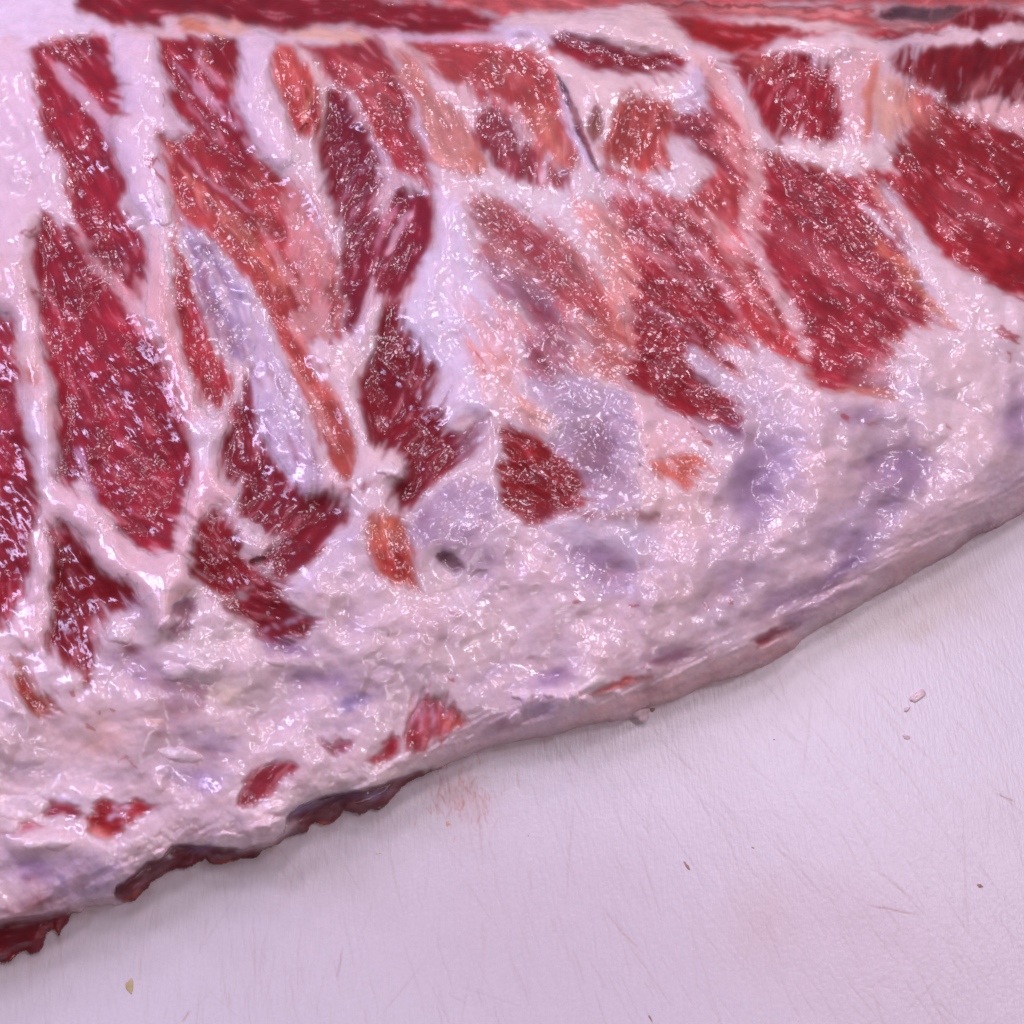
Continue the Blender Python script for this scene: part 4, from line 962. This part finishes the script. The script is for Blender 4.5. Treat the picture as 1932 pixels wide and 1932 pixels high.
# blood flecks and vessels
for s_, w_ in (("270,305 285,300 300,302 310,312", 2.6), ("282,318 290,308 300,295", 2), ("295,320 305,330 318,345", 2), ("302,175 308,190 303,205", 1.6), ("40,440 50,430 62,438 70,430", 1.8),
               ("55,545 65,550 75,552", 1.6), ("617,640 622,648 628,655", 2.2), ("612,690 618,685 622,700", 2.2), ("900,660 910,680 920,695", 2), ("905,690 915,700 922,708", 2.2),
               ("1292,783 1305,797 1320,812 1332,822", 1.8), ("1325,830 1332,836 1340,840", 4), ("1590,780 1595,786 1600,792", 4.5), ("1632,798 1642,795 1655,794", 3.5), ("1775,792 1785,800 1795,808", 1.8),
               ("848,1148 858,1158 868,1163 878,1170", 2.6), ("1082,1128 1088,1133 1094,1136", 2), ("1190,1142 1196,1144 1202,1141", 2), ("1322,1138 1330,1146 1336,1150", 2.2), ("1372,1127 1378,1133 1384,1140", 2.4),
               ("1872,628 1890,622 1910,632 1932,640", 5), ("1870,626 1900,636 1932,650", 3), ("1900,660 1908,670 1904,680", 2), ("1915,560 1932,572", 2), ("178,1345 184,1348 190,1352", 2.6),
               ("160,1365 170,1372 178,1380", 2), ("205,1338 212,1342", 1.6), ("130,1300 136,1308 134,1318", 4), ("75,285 85,290 100,285", 1.6), ("260,1445 240,1430 225,1440", 2), ("845,1275 852,1282 860,1286", 2.5),
               ("255,1600 262,1598", 2.5), ("1345,1318 1350,1322", 2)):
    S((150, 24, 26), w_, s_, a=0.8, rag=1.6, soft=1.4)
for x, y in ((833, 607), (735, 1198), (1210, 880), (1221, 843), (186, 1347), (245, 1087), (262, 1104), (188, 986), (78, 778)):
    B((40, 24, 28), 0.95, x, y, 2.2, 2.8, rag=0)

print('paint', round(time.time() - T0, 1), len(PARTS))

# ------------------------------------------------------------------ global mottling
lum = COLR.mean(-1, keepdims=True)
mt = MEAT[..., None]
v = (0.035 * FINE + 0.065 * MID + 0.10 * BIG + 0.17 * fbm(X, Y, 34, 3, 43) + 0.16 * fbm(X, Y, 120, 2, 44))[..., None] * mt + (0.035 * fbm(X, Y, 30, 4, 41) + 0.02 * MID)[..., None] * (1 - mt)
COLR *= np.exp(np.clip(v, -0.6, 0.6)).astype(np.float32)
# thin pale connective strands between bundles
pale = (sm(0.9, 2.2, 0.7 * MID + 0.7 * BIG) * MEAT * 0.30)[..., None]
COLR = COLR * (1 - pale) + alb((206, 150, 160)) * pale
# pinkish / violet drift in the fat
# lumps and creases of the lower fat
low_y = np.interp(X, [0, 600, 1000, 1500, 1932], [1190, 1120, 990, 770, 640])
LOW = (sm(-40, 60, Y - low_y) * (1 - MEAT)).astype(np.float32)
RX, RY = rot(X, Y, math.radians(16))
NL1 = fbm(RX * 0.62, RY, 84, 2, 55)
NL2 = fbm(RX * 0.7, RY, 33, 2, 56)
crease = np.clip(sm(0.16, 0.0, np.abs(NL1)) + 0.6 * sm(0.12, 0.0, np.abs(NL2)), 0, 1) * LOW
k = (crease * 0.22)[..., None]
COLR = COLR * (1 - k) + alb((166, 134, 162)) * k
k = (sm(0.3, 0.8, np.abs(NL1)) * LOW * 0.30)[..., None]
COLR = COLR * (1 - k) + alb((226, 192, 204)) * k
dr = fbm(X, Y, 120, 3, 51)
dr2 = fbm(X, Y, 40, 3, 52)
f_ = (1 - MEAT)
k = (np.clip(dr, 0, 1) * 0.22 * f_)[..., None]
COLR = COLR * (1 - k) + alb((172, 150, 186)) * k
k = (np.clip(dr2, 0, 1) * 0.20 * f_)[..., None]
COLR = COLR * (1 - k) + alb((214, 170, 172)) * k
COLR *= 1 + mt * ((0.32 / np.clip(COLR[..., 0:1], 0.05, 0.32)) ** 0.35 - 1)
ratio = COLR[..., 1:2] / (COLR[..., 0:1] + 1e-4)
pk = sm(0.12, 0.42, ratio)
mul = np.array([0.78, 0.43, 0.54], np.float32) * (1 - pk) + np.array([0.90, 0.76, 0.84], np.float32) * pk
COLR *= 1 - mt * (1 - mul)
COLR *= 1 - (1 - mt) * (1 - np.array([1.0, 0.88, 0.93], np.float32))
COLR[..., 2] -= (1 - MEAT) * 0.45 * np.clip(COLR[..., 2] - COLR[..., 0], 0, None)
for c_ in range(3):   # light spreads sideways inside fat and lean, so borders are never crisp
    COLR[..., c_] = 0.55 * COLR[..., c_] + 0.45 * blur(COLR[..., c_], 8)
COLR = np.clip(COLR, 0.004, 0.86)

# ------------------------------------------------------------------ base form of the slab in millimetres
d = np.clip(CD, 0, None)
H = 19.0 * (1 - np.exp(-(d / 34.0) ** 0.95)) * (0.74 + 0.26 * sm(0, 420, d)) + 2.2 * sm(0, 16, CD)
# the fat lip hangs over the thin lean underneath
lip = pts("-420,1830 -60,1765 0,1748 75,1738 132,1724 " + FATLIP + " 908,1411 966,1391 1036,1388 1100,1372")
ylip = np.interp(JX, lip[:, 0], lip[:, 1])
over = sm(-2 - 14 * sm(260, 150, X), 3, Y - ylip) * (X < 850)
H = H * (1 - over) + (1.6 + 2.4 * sm(0, 22, CD)) * over
# broad swells
H += (2.6 * fbm(X, Y, 260, 3, 61) + 1.1 * fbm(X, Y, 80, 3, 62)) * sm(10, 140, d)
# the top edge rolls away to the back
H -= 9.0 * sm(120, -60, Y + 30 * fbm(X, Y, 170, 2, 65)) + 18 * sm(-60, -260, Y)
q4 = blur(HGT[::4, ::4], 10)
QY = np.clip(np.arange(NY) / 4.0, 0, q4.shape[0] - 1.001)
QX = np.clip(np.arange(NX) / 4.0, 0, q4.shape[1] - 1.001)
y0i, x0i = QY.astype(int), QX.astype(int)
fy_, fx_ = (QY - y0i)[:, None], (QX - x0i)[None, :]
BIGH = (q4[np.ix_(y0i, x0i)] * (1 - fx_) + q4[np.ix_(y0i, x0i + 1)] * fx_) * (1 - fy_) + (q4[np.ix_(y0i + 1, x0i)] * (1 - fx_) + q4[np.ix_(y0i + 1, x0i + 1)] * fx_) * fy_
HG = 2.3 * BIGH + 0.14 * blur(HGT, 10)
H += 1.05 * HG * sm(0, 30, d + 8)
f_fat = (1 - MEAT)
swell = sm(4, 60, d) * 0.85 + 0.15
H += swell * (MEAT * (0.006 * FINE + 0.014 * BEAD + 0.015 * MID + 0.060 * BIG + 0.07 * fbm(X, Y, 34, 2, 45))
              + f_fat * (0.11 * fbm(X, Y, 52, 2, 71) + 0.018 * lattice(X * 0.55, Y, 7.5, 73) + 0.004 * BEAD + 0.010 * BIG))
H += HGC
H += swell * LOW * (0.75 * np.sqrt(np.minimum(np.abs(NL1), 0.7) ** 2 + 0.04) + 0.13 * np.sqrt(np.minimum(np.abs(NL2), 0.6) ** 2 + 0.03))
# folds running along the outer side
side = sm(95, 15, d) * f_fat
H += side * 0.8 * fbm(X * 0.28 + Y * 0.1, Y + X * 0.42, 22, 3, 81)
H = np.where(CD <= 0, -0.05, np.maximum(H, 0.1))
# closing the slab outside the picture
m_ = sm(xs[0], xs[0] + 60, X) * sm(xs[-1], xs[-1] - 60, X) * sm(ys[0], ys[0] + 50, Y)
H = (H * m_ - 0.4 * (1 - m_)).astype(np.float32)
px, py, pz = unproj(X, Y, H * 0.001)
print('form', round(time.time() - T0, 1))


# ------------------------------------------------------------------ materials
def flesh_material(name, rough, coat, bump, sss=0.0, spec=0.18, dry=0.3, grain=820, cior=1.6, crough=0.17):
    m = bpy.data.materials.new(name)
    m.use_nodes = True
    nt = m.node_tree
    N, L = nt.nodes, nt.links
    bs = N['Principled BSDF']
    at = N.new('ShaderNodeAttribute')
    at.attribute_name = 'flesh_colour'
    tc = N.new('ShaderNodeTexCoord')
    n1 = N.new('ShaderNodeTexNoise')
    n1.inputs['Scale'].default_value = 900
    n1.inputs['Detail'].default_value = 4
    n1.inputs['Roughness'].default_value = 0.6
    L.new(tc.outputs['Object'], n1.inputs['Vector'])
    mr = N.new('ShaderNodeMapRange')
    mr.inputs['To Min'].default_value = 0.88
    mr.inputs['To Max'].default_value = 1.12
    L.new(n1.outputs['Fac'], mr.inputs['Value'])
    mx = N.new('ShaderNodeMix')
    mx.data_type = 'RGBA'
    mx.blend_type = 'MULTIPLY'
    mx.inputs['Factor'].default_value = 1
    L.new(at.outputs['Color'], mx.inputs['A'])
    L.new(mr.outputs['Result'], mx.inputs['B'])
    L.new(mx.outputs['Result'], bs.inputs['Base Color'])
    n2 = N.new('ShaderNodeTexNoise')
    n2.inputs['Scale'].default_value = grain
    n2.inputs['Detail'].default_value = 0.6
    L.new(tc.outputs['Object'], n2.inputs['Vector'])
    # the film of moisture beads up in patches and lies smooth between them
    n4 = N.new('ShaderNodeTexNoise')
    n4.inputs['Scale'].default_value = 230
    n4.inputs['Detail'].default_value = 2
    L.new(tc.outputs['Object'], n4.inputs['Vector'])
    m4 = N.new('ShaderNodeMapRange')
    m4.inputs['From Min'].default_value = 0.38
    m4.inputs['From Max'].default_value = 0.68
    m4.inputs['To Min'].default_value = 0.0
    m4.inputs['To Max'].default_value = 1.0
    L.new(n4.outputs['Fac'], m4.inputs['Value'])
    mu = N.new('ShaderNodeMath')
    mu.operation = 'MULTIPLY'
    L.new(n2.outputs['Fac'], mu.inputs[0])
    L.new(m4.outputs['Result'], mu.inputs[1])
    b = N.new('ShaderNodeBump')
    b.inputs['Strength'].default_value = 1.0
    b.inputs['Distance'].default_value = bump * 0.00036
    L.new(mu.outputs['Value'], b.inputs['Height'])
    L.new(b.outputs['Normal'], bs.inputs['Normal'])
    L.new(b.outputs['Normal'], bs.inputs['Coat Normal'])
    # wetness varies: drier and wetter patches
    n3 = N.new('ShaderNodeTexNoise')
    n3.inputs['Scale'].default_value = 210
    n3.inputs['Detail'].default_value = 3
    L.new(tc.outputs['Object'], n3.inputs['Vector'])
    m3 = N.new('ShaderNodeMapRange')
    m3.inputs['From Min'].default_value = 0.35
    m3.inputs['From Max'].default_value = 0.65
    m3.inputs['To Min'].default_value = coat * dry
    m3.inputs['To Max'].default_value = coat
    L.new(n3.outputs['Fac'], m3.inputs['Value'])
    L.new(m3.outputs['Result'], bs.inputs['Coat Weight'])
    bs.inputs['Roughness'].default_value = rough
    bs.inputs['Specular IOR Level'].default_value = spec
    bs.inputs['Coat Roughness'].default_value = crough
    bs.inputs['Coat IOR'].default_value = cior
    bs.subsurface_method = 'BURLEY' if hasattr(bs, 'subsurface_method') else 'BURLEY'
    bs.inputs['Subsurface Weight'].default_value = sss
    bs.inputs['Subsurface Radius'].default_value = (1.0, 0.55, 0.6)
    bs.inputs['Subsurface Scale'].default_value = 0.0012
    return m


MAT = {'fat_cap': flesh_material('wet_fat', 0.5, 1.0, 0.20, 0.9, grain=900),
       'muscle': flesh_material('wet_lean', 0.5, 0.95, 0.34, 0.3, spec=0.08, dry=0.05, cior=1.58, crough=0.16),
       'membrane': flesh_material('silverskin', 0.45, 1.0, 0.30, 0.3),
       'fat_ridge': None,
       'lean_layer': flesh_material('under_lean', 0.5, 0.9, 0.5, 0.2),
       'slit': flesh_material('slit_flesh', 0.6, 0.4, 0.5)}


MAT['fat_ridge'] = MAT['fat_cap']


def mesh_from(name, verts, quads, cols, normals=None, attr='flesh_colour'):
    me = bpy.data.meshes.new(name)
    me.vertices.add(len(verts))
    me.vertices.foreach_set('co', verts.astype(np.float32).ravel())
    me.loops.add(len(quads) * 4)
    me.loops.foreach_set('vertex_index', quads.astype(np.int32).ravel())
    me.polygons.add(len(quads))
    me.polygons.foreach_set('loop_start', np.arange(0, len(quads) * 4, 4, dtype=np.int32))
    me.polygons.foreach_set('use_smooth', np.ones(len(quads), dtype=bool))
    me.update(calc_edges=True)
    at = me.attributes.new(attr, 'FLOAT_COLOR', 'POINT')
    c4 = np.ones((len(verts), 4), np.float32)
    c4[:, :3] = cols
    at.data.foreach_set('color', c4.ravel())
    if normals is not None:
        me.normals_split_custom_set_from_vertices(normals.tolist())
    return me


# normals of the whole surface, shared by the parts so that no seam shows
V = np.stack([px, py, pz], -1)
gx = np.gradient(V, axis=1)
gy = np.gradient(V, axis=0)
NRM = np.cross(gy, gx)
NRM /= np.linalg.norm(NRM, axis=-1, keepdims=True) + 1e-12
NRM = np.where((NRM * (CPOS - V)).sum(-1, keepdims=True) < 0, -NRM, NRM)

root = bpy.data.objects.new('raw_meat_slab', None)
COL.objects.link(root)
root['label'] = 'large raw slab of red meat with pale wet fat lying on the white board'
root['category'] = 'meat'
root['group'] = 'raw meat on the board'
cx_, cy_, _ = unproj(966.0, 700.0, 0.0)
root.location = (float(cx_), float(cy_), 0)

idx = np.arange(NY * NX).reshape(NY, NX)
q = np.stack([idx[:-1, :-1], idx[1:, :-1], idx[1:, 1:], idx[:-1, 1:]], -1).reshape(-1, 4)
cdm = np.maximum(np.maximum(CD[:-1, :-1], CD[1:, 1:]), np.maximum(CD[1:, :-1], CD[:-1, 1:])).ravel()
lab = LAB[:-1, :-1].ravel()
keep = cdm > 0
q = q[keep]
lab = lab[keep]
Vf = V.reshape(-1, 3) - np.array([float(cx_), float(cy_), 0])
Cf = COLR.reshape(-1, 3)
Nf = NRM.reshape(-1, 3)
for k, (nm, lb) in enumerate(PARTS):
    qq = q[lab == k]
    if len(qq) < 12:
        continue
    used, inv = np.unique(qq, return_inverse=True)
    me = mesh_from(nm, Vf[used], inv.reshape(-1, 4), Cf[used], Nf[used])
    me.materials.append(MAT[nm])
    o = bpy.data.objects.new(nm, me)
    COL.objects.link(o)
    o.parent = root
    if lb:
        o['label'] = lb
print('slab', round(time.time() - T0, 1), len(q))

# ------------------------------------------------------------------ cutting board
bxs = axis(-10, 1945, -1500, 3400, 2.6, 60.0)
bys = axis(930, 1945, -330, 2700, 2.6, 60.0)
BX, BY = np.meshgrid(bxs, bys)
nyb, nxb = BX.shape
BC = np.zeros((nyb, nxb, 3), np.float32)
BC[:] = (0.81, 0.755, 0.78)
BH = np.zeros((nyb, nxb), np.float32)
dr = fbm(BX, BY, 260, 3, 91)
k = (np.clip(dr + 0.1, 0, 1) * 0.25)[..., None]
BC = BC * (1 - k) + np.array([0.74, 0.66, 0.68], np.float32) * k


def bstain(x, y, rx, ry, ang, col, a):
    c, s_ = math.cos(math.radians(ang)), math.sin(math.radians(ang))
    wx = BX + 10 * nz1
    wy = BY + 10 * nz2
    dx, dy = wx - x, wy - y
    q_ = ((dx * c + dy * s_) / rx) ** 2 + ((-dx * s_ + dy * c) / ry) ** 2
    m = (np.exp(-q_) * a)[..., None]
    BC[:] = BC * (1 - m) + np.array(col, np.float32) * m


nz1 = fbm(BX, BY, 22, 3, 92)
nz2 = fbm(BX, BY, 22, 3, 93)
bstain(1700, 1170, 130, 45, -25, (0.74, 0.66, 0.56), 0.55)
bstain(1810, 1120, 70, 60, 20, (0.72, 0.60, 0.52), 0.35)
bstain(1740, 1190, 34, 18, -20, (0.62, 0.50, 0.36), 0.30)
bstain(1440, 1740, 60, 70, 0, (0.70, 0.50, 0.42), 0.40)
bstain(1650, 1830, 420, 200, 10, (0.80, 0.66, 0.68), 0.45)
bstain(1100, 1800, 400, 200, 0, (0.76, 0.66, 0.70), 0.45)
bstain(870, 1500, 60, 40, 60, (0.72, 0.42, 0.38), 0.40)
bstain(1620, 1720, 130, 60, 20, (0.72, 0.56, 0.58), 0.28)
bstain(900, 1700, 120, 160, 0, (0.74, 0.62, 0.64), 0.30)
bstain(1150, 1640, 140, 100, 0, (0.74, 0.62, 0.66), 0.28)


def bscratch(s, wd, col, a, dep):
    p = pts(s)
    x0_, y0_, x1_, y1_ = p[:, 0].min() - 12, p[:, 1].min() - 12, p[:, 0].max() + 12, p[:, 1].max() + 12
    ia, ib = np.searchsorted(bxs, x0_), np.searchsorted(bxs, x1_)
    ja, jb = np.searchsorted(bys, y0_), np.searchsorted(bys, y1_)
    if ib - ia < 2 or jb - ja < 2:
        return
    sl = (slice(ja, jb), slice(ia, ib))
    d_, t_ = sdist(BX[sl] + 1.2 * nz1[sl], BY[sl] + 1.2 * nz2[sl], p, closed=False)
    e = np.exp(-(d_ / wd) ** 2) * np.clip(5 * t_ * (1 - t_), 0, 1)
    m = (e * a)[..., None]
    BC[sl] = BC[sl] * (1 - m) + np.array(col, np.float32) * m
    BH[sl] -= dep * e.astype(np.float32)


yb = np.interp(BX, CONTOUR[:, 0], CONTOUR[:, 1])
contact_shade = (np.exp(-np.clip(BY - yb - 3 + 9 * nz1, 0, None) / 14.0) * (0.42 + 0.3 * nz2))[..., None]  # slab's contact shadow painted into the board colour, with a seepage tint
contact_shade = np.clip(contact_shade, 0, 0.6)
BC = BC * (1 - contact_shade) + np.array([0.60, 0.46, 0.42], np.float32) * contact_shade
r2 = np.random.default_rng(5)
for i in range(1500):
    x = r2.uniform(0, 1932)
    y = r2.uniform(1050, 1932)
    # knife marks lean from upright at the left to slanting at the right
    base = 88 - 36 * np.clip((x - 500) / 1200, 0, 1)
    a_ = math.radians(base + r2.normal(0, 9))
    if r2.random() < 0.07:
        a_ = math.radians(r2.uniform(0, 180))
    L_ = r2.uniform(14, 90) * (1.6 if r2.random() < 0.15 else 1)
    dx, dy = math.cos(a_) * L_, math.sin(a_) * L_
    bend = r2.normal(0, 2.5)
    dark = r2.random() ** 3
    bscratch(f"{x-dx},{y-dy} {x+bend},{y+bend} {x+dx},{y+dy}", r2.uniform(1.2, 1.9), (0.52, 0.38, 0.35), 0.05 + 0.22 * dark, r2.uniform(0.008, 0.035))
for s_, a_ in (("1630,1706 1670,1714 1710,1721 1738,1726", 0.6), ("1877,1496 1900,1505 1918,1513", 0.6), ("646,1785 642,1810 636,1850", 0.4), ("1135,1712 1175,1760 1215,1800", 0.35),
               ("1650,1640 1700,1680 1730,1700", 0.25), ("1450,1590 1500,1630 1560,1700", 0.2), ("1078,1500 1095,1530 1110,1560", 0.25), ("1225,1390 1250,1400 1290,1440 1330,1480", 0.22),
               ("1055,1384 1075,1420 1100,1460", 0.3), ("1235,1480 1225,1520 1220,1600", 0.15), ("1815,1500 1820,1600 1822,1700 1830,1780", 0.2), ("840,1455 846,1480 850,1520", 0.35),
               ("890,1450 896,1500 905,1560 912,1640", 0.3), ("830,1450 828,1500 822,1560", 0.3), ("345,1930 352,1915 358,1905", 0.5)):
    bscratch(s_, 1.9, (0.48, 0.28, 0.20), a_, 0.03)
for i in range(90):
    x = r2.normal(868, 38)
    y = r2.normal(1500, 34)
    a_ = math.radians(r2.choice([60, 75, 85, 110]) + r2.normal(0, 8))
    L_ = r2.uniform(5, 20)
    dx, dy = math.cos(a_) * L_, math.sin(a_) * L_
    bscratch(f"{x-dx},{y-dy} {x+dx},{y+dy}", 1.4, (0.62, 0.22, 0.16), r2.uniform(0.15, 0.5), 0.01)
BH += (0.012 * lattice(BX, BY, 5.5, 95) + 0.02 * fbm(BX, BY, 60, 2, 96)).astype(np.float32)
bx_, by_, bz_ = unproj(BX, BY, BH * 0.001)
BV = np.stack([bx_, by_, bz_], -1).reshape(-1, 3)
bi = np.arange(nyb * nxb).reshape(nyb, nxb)
bq = np.stack([bi[:-1, :-1], bi[1:, :-1], bi[1:, 1:], bi[:-1, 1:]], -1).reshape(-1, 4)
# rim and underside, 12 mm thick
rim = np.concatenate([bi[0, :], bi[1:, -1], bi[-1, -2::-1], bi[-2:0:-1, 0]])
low = BV[rim].copy()
low[:, 2] = -0.012
nb = len(BV)
BV = np.concatenate([BV, low])
BCf = np.concatenate([BC.reshape(-1, 3), BC.reshape(-1, 3)[rim]])
rr = np.arange(len(rim))
rq = np.stack([rim, rim[(rr + 1) % len(rim)], nb + (rr + 1) % len(rim), nb + rr], -1)
bme = mesh_from('cutting_board', BV, np.concatenate([bq, rq]), BCf, attr='board_colour')
bo = bpy.data.objects.new('cutting_board', bme)
COL.objects.link(bo)
bo['label'] = 'white plastic cutting board with fine knife scratches and faint stains'
bo['category'] = 'cutting board'
m = bpy.data.materials.new('white_plastic')
m.use_nodes = True
N, L = m.node_tree.nodes, m.node_tree.links
bs = N['Principled BSDF']
at = N.new('ShaderNodeAttribute')
at.attribute_name = 'board_colour'
tc = N.new('ShaderNodeTexCoord')
mp = N.new('ShaderNodeMapping')
mp.inputs['Rotation'].default_value = (0, 0, math.radians(22))
mp.inputs['Scale'].default_value = (1500, 230, 1)
L.new(tc.outputs['Object'], mp.inputs['Vector'])
n1 = N.new('ShaderNodeTexNoise')
n1.inputs['Scale'].default_value = 1
n1.inputs['Detail'].default_value = 3
L.new(mp.outputs['Vector'], n1.inputs['Vector'])
mr = N.new('ShaderNodeMapRange')
mr.inputs['To Min'].default_value = 0.935
mr.inputs['To Max'].default_value = 1.035
L.new(n1.outputs['Fac'], mr.inputs['Value'])
mx = N.new('ShaderNodeMix')
mx.data_type = 'RGBA'
mx.blend_type = 'MULTIPLY'
mx.inputs['Factor'].default_value = 1
L.new(at.outputs['Color'], mx.inputs['A'])
L.new(mr.outputs['Result'], mx.inputs['B'])
L.new(mx.outputs['Result'], bs.inputs['Base Color'])
b = N.new('ShaderNodeBump')
b.inputs['Strength'].default_value = 0.5
b.inputs['Distance'].default_value = 0.00022
L.new(n1.outputs['Fac'], b.inputs['Height'])
n2 = N.new('ShaderNodeTexNoise')
n2.inputs['Scale'].default_value = 1100
n2.inputs['Detail'].default_value = 3
L.new(tc.outputs['Object'], n2.inputs['Vector'])
b2 = N.new('ShaderNodeBump')
b2.inputs['Strength'].default_value = 0.5
b2.inputs['Distance'].default_value = 0.00015
L.new(n2.outputs['Fac'], b2.inputs['Height'])
L.new(b.outputs['Normal'], b2.inputs['Normal'])
L.new(b2.outputs['Normal'], bs.inputs['Normal'])
bs.inputs['Roughness'].default_value = 0.30
bs.inputs['Specular IOR Level'].default_value = 0.5
bme.materials.append(m)
print('board', round(time.time() - T0, 1))


# ------------------------------------------------------------------ crumbs
def simple_mat(name, col, rough=0.4, coat=0.6):
    m = bpy.data.materials.new(name)
    m.use_nodes = True
    N, L = m.node_tree.nodes, m.node_tree.links
    bs = N['Principled BSDF']
    tc = N.new('ShaderNodeTexCoord')
    n = N.new('ShaderNodeTexNoise')
    n.inputs['Scale'].default_value = 900
    n.inputs['Detail'].default_value = 3
    L.new(tc.outputs['Object'], n.inputs['Vector'])
    cr = N.new('ShaderNodeValToRGB')
    cr.color_ramp.elements[0].position = 0.3
    cr.color_ramp.elements[1].position = 0.7
    cr.color_ramp.elements[0].color = (*[c * 0.82 for c in col], 1)
    cr.color_ramp.elements[1].color = (*col, 1)
    L.new(n.outputs['Fac'], cr.inputs['Fac'])
    L.new(cr.outputs['Color'], bs.inputs['Base Color'])
    bs.inputs['Roughness'].default_value = rough
    bs.inputs['Coat Weight'].default_value = coat
    bs.inputs['Coat Roughness'].default_value = 0.1
    return m


MFAT = simple_mat('crumb_fat', tuple(alb((222, 180, 198))), 0.45, 0.4)
MBRN = simple_mat('crumb_brown', tuple(alb((158, 118, 114))), 0.7, 0.1)
MYEL = simple_mat('crumb_yellow', tuple(alb((190, 165, 130))), 0.6, 0.2)
import bmesh


def crumb(name, fx, fy, z, lx, ly, lz, ang, mat, label, cat, group, seed, on='board'):
    r = np.random.default_rng(seed)
    bm = bmesh.new()
    bmesh.ops.create_icosphere(bm, subdivisions=3, radius=1)
    ph = r.uniform(0, 6.28, 9)
    for v_ in bm.verts:
        c = v_.co
        s_ = 1 + 0.26 * math.sin(2.6 * c.x + ph[0]) + 0.22 * math.sin(3.6 * c.y + ph[1]) + 0.10 * math.sin(4.7 * c.z + 3 * c.x + ph[2]) + 0.06 * math.sin(8 * c.x + 6 * c.y + ph[3])
        v_.co = Vector((c.x * lx * s_, c.y * ly * s_, c.z * lz * s_))
    bm.transform(Matrix.Rotation(-math.radians(ang), 4, 'Z'))
    me = bpy.data.meshes.new(name)
    bm.to_mesh(me)
    bm.free()
    me.polygons.foreach_set('use_smooth', [True] * len(me.polygons))
    zmin = min(v_.co.z for v_ in me.vertices)
    o = bpy.data.objects.new(name, me)
    x, y, zz = unproj(fx, fy, z)
    o.location = (x, y, z - zmin - (0.0002 if z == 0 else 0.0))
    me.materials.append(mat)
    COL.objects.link(o)
    if label:
        o['label'] = label
        o['category'] = cat
        if group:
            o['group'] = group
    return o


U = 0.000134
GR = 'fat crumbs beside the meat edge'
crumb('fat_crumb', 1212, 1350, 0, 17 * U, 12 * U, 11 * U, -25, MFAT, 'largest pale fat crumb on the board against the slab side', 'fat crumb', GR, 1)
crumb('fat_crumb', 1052, 1370, 0, 11 * U, 15 * U, 10 * U, 10, MFAT, 'upright pale fat crumb left of the largest one at the slab edge', 'fat crumb', GR, 2)
crumb('fat_crumb', 1731, 1314, 0, 16 * U, 7 * U, 3 * U, -35, MFAT, 'flat shiny pinkish fat flake alone on the open board at right', 'fat crumb', None, 5)
crumb('fat_crumb', 1712, 1337, 0, 6 * U, 4 * U, 2 * U, -35, MFAT, 'tiny pinkish fat fleck just below the flat shiny flake', 'fat crumb', None, 6)
crumb('fat_crumb', 1711, 1391, 0, 6 * U, 4 * U, 2 * U, 10, MFAT, 'tiny pale fat fleck farther below the flat shiny flake', 'fat crumb', None, 7)
specks = (
    (1231, 1339, 5, 4, 60, 'dark brown crumb touching the largest fat crumb', MBRN),
    (244, 1862, 5, 13, -15, 'yellowish shred of tissue on the board near the lower left', MYEL),
    (652, 1726, 2, 3.4, 0, 'dark dot on the empty board below the fat lip', MBRN),
    (1464, 1395, 6, 3, 20, 'brown speck on the board under the right part of the slab', MBRN),
    (1228, 1925, 3, 9, -30, 'long brown shred at the bottom edge of the photo', MBRN),
    (1296, 1633, 3.5, 8, -35, 'beige sliver in the middle of the right board', MBRN),
    (1421, 1599, 5, 2.4, 25, 'short brown sliver right of the beige one', MBRN),
    (1387, 1663, 4, 3, 30, 'small brown speck below the short brown sliver', MBRN),
    (1851, 1672, 5, 4, 20, 'reddish crumb near the right edge of the board', MBRN),
    (1228 - 0, 1547, 2.4, 3.4, -10, 'tiny violet brown dot above the beige sliver', MBRN),
    (1510, 1927, 6, 4, 30, 'yellow brown crumb at the bottom edge right of centre', MYEL),
    (916, 1856, 2, 5, 10, 'thin dark fleck low in the middle of the board', MBRN),
    (713, 1610, 7, 3.6, -10, 'pale yellow fleck under the ragged lean', MYEL),
    (846, 1556, 4, 7, 10, 'pinkish meat flake in the red scratched area', simple_mat('crumb_pink', tuple(alb((214, 160, 158))), 0.5, 0.4)),
    (996, 1577, 2.5, 4, -30, 'rust coloured speck right of the scratched area', MBRN),
)
for i, (fx, fy, a_, b_, an_, lb, mt_) in enumerate(specks):
    crumb('crumb', fx, fy, 0, a_ * U, b_ * U, min(a_, b_) * U * 0.22, an_, mt_, lb, 'crumb', 'crumbs on the board', 30 + i)

# soft fat nodules hanging on the slab's lower side: part of the slab


def surf(fx, fy):
    j = int(np.clip(np.searchsorted(ys, fy), 0, NY - 1))
    i = int(np.clip(np.searchsorted(xs, fx), 0, NX - 1))
    return V[j, i]


print('done', round(time.time() - T0, 1))
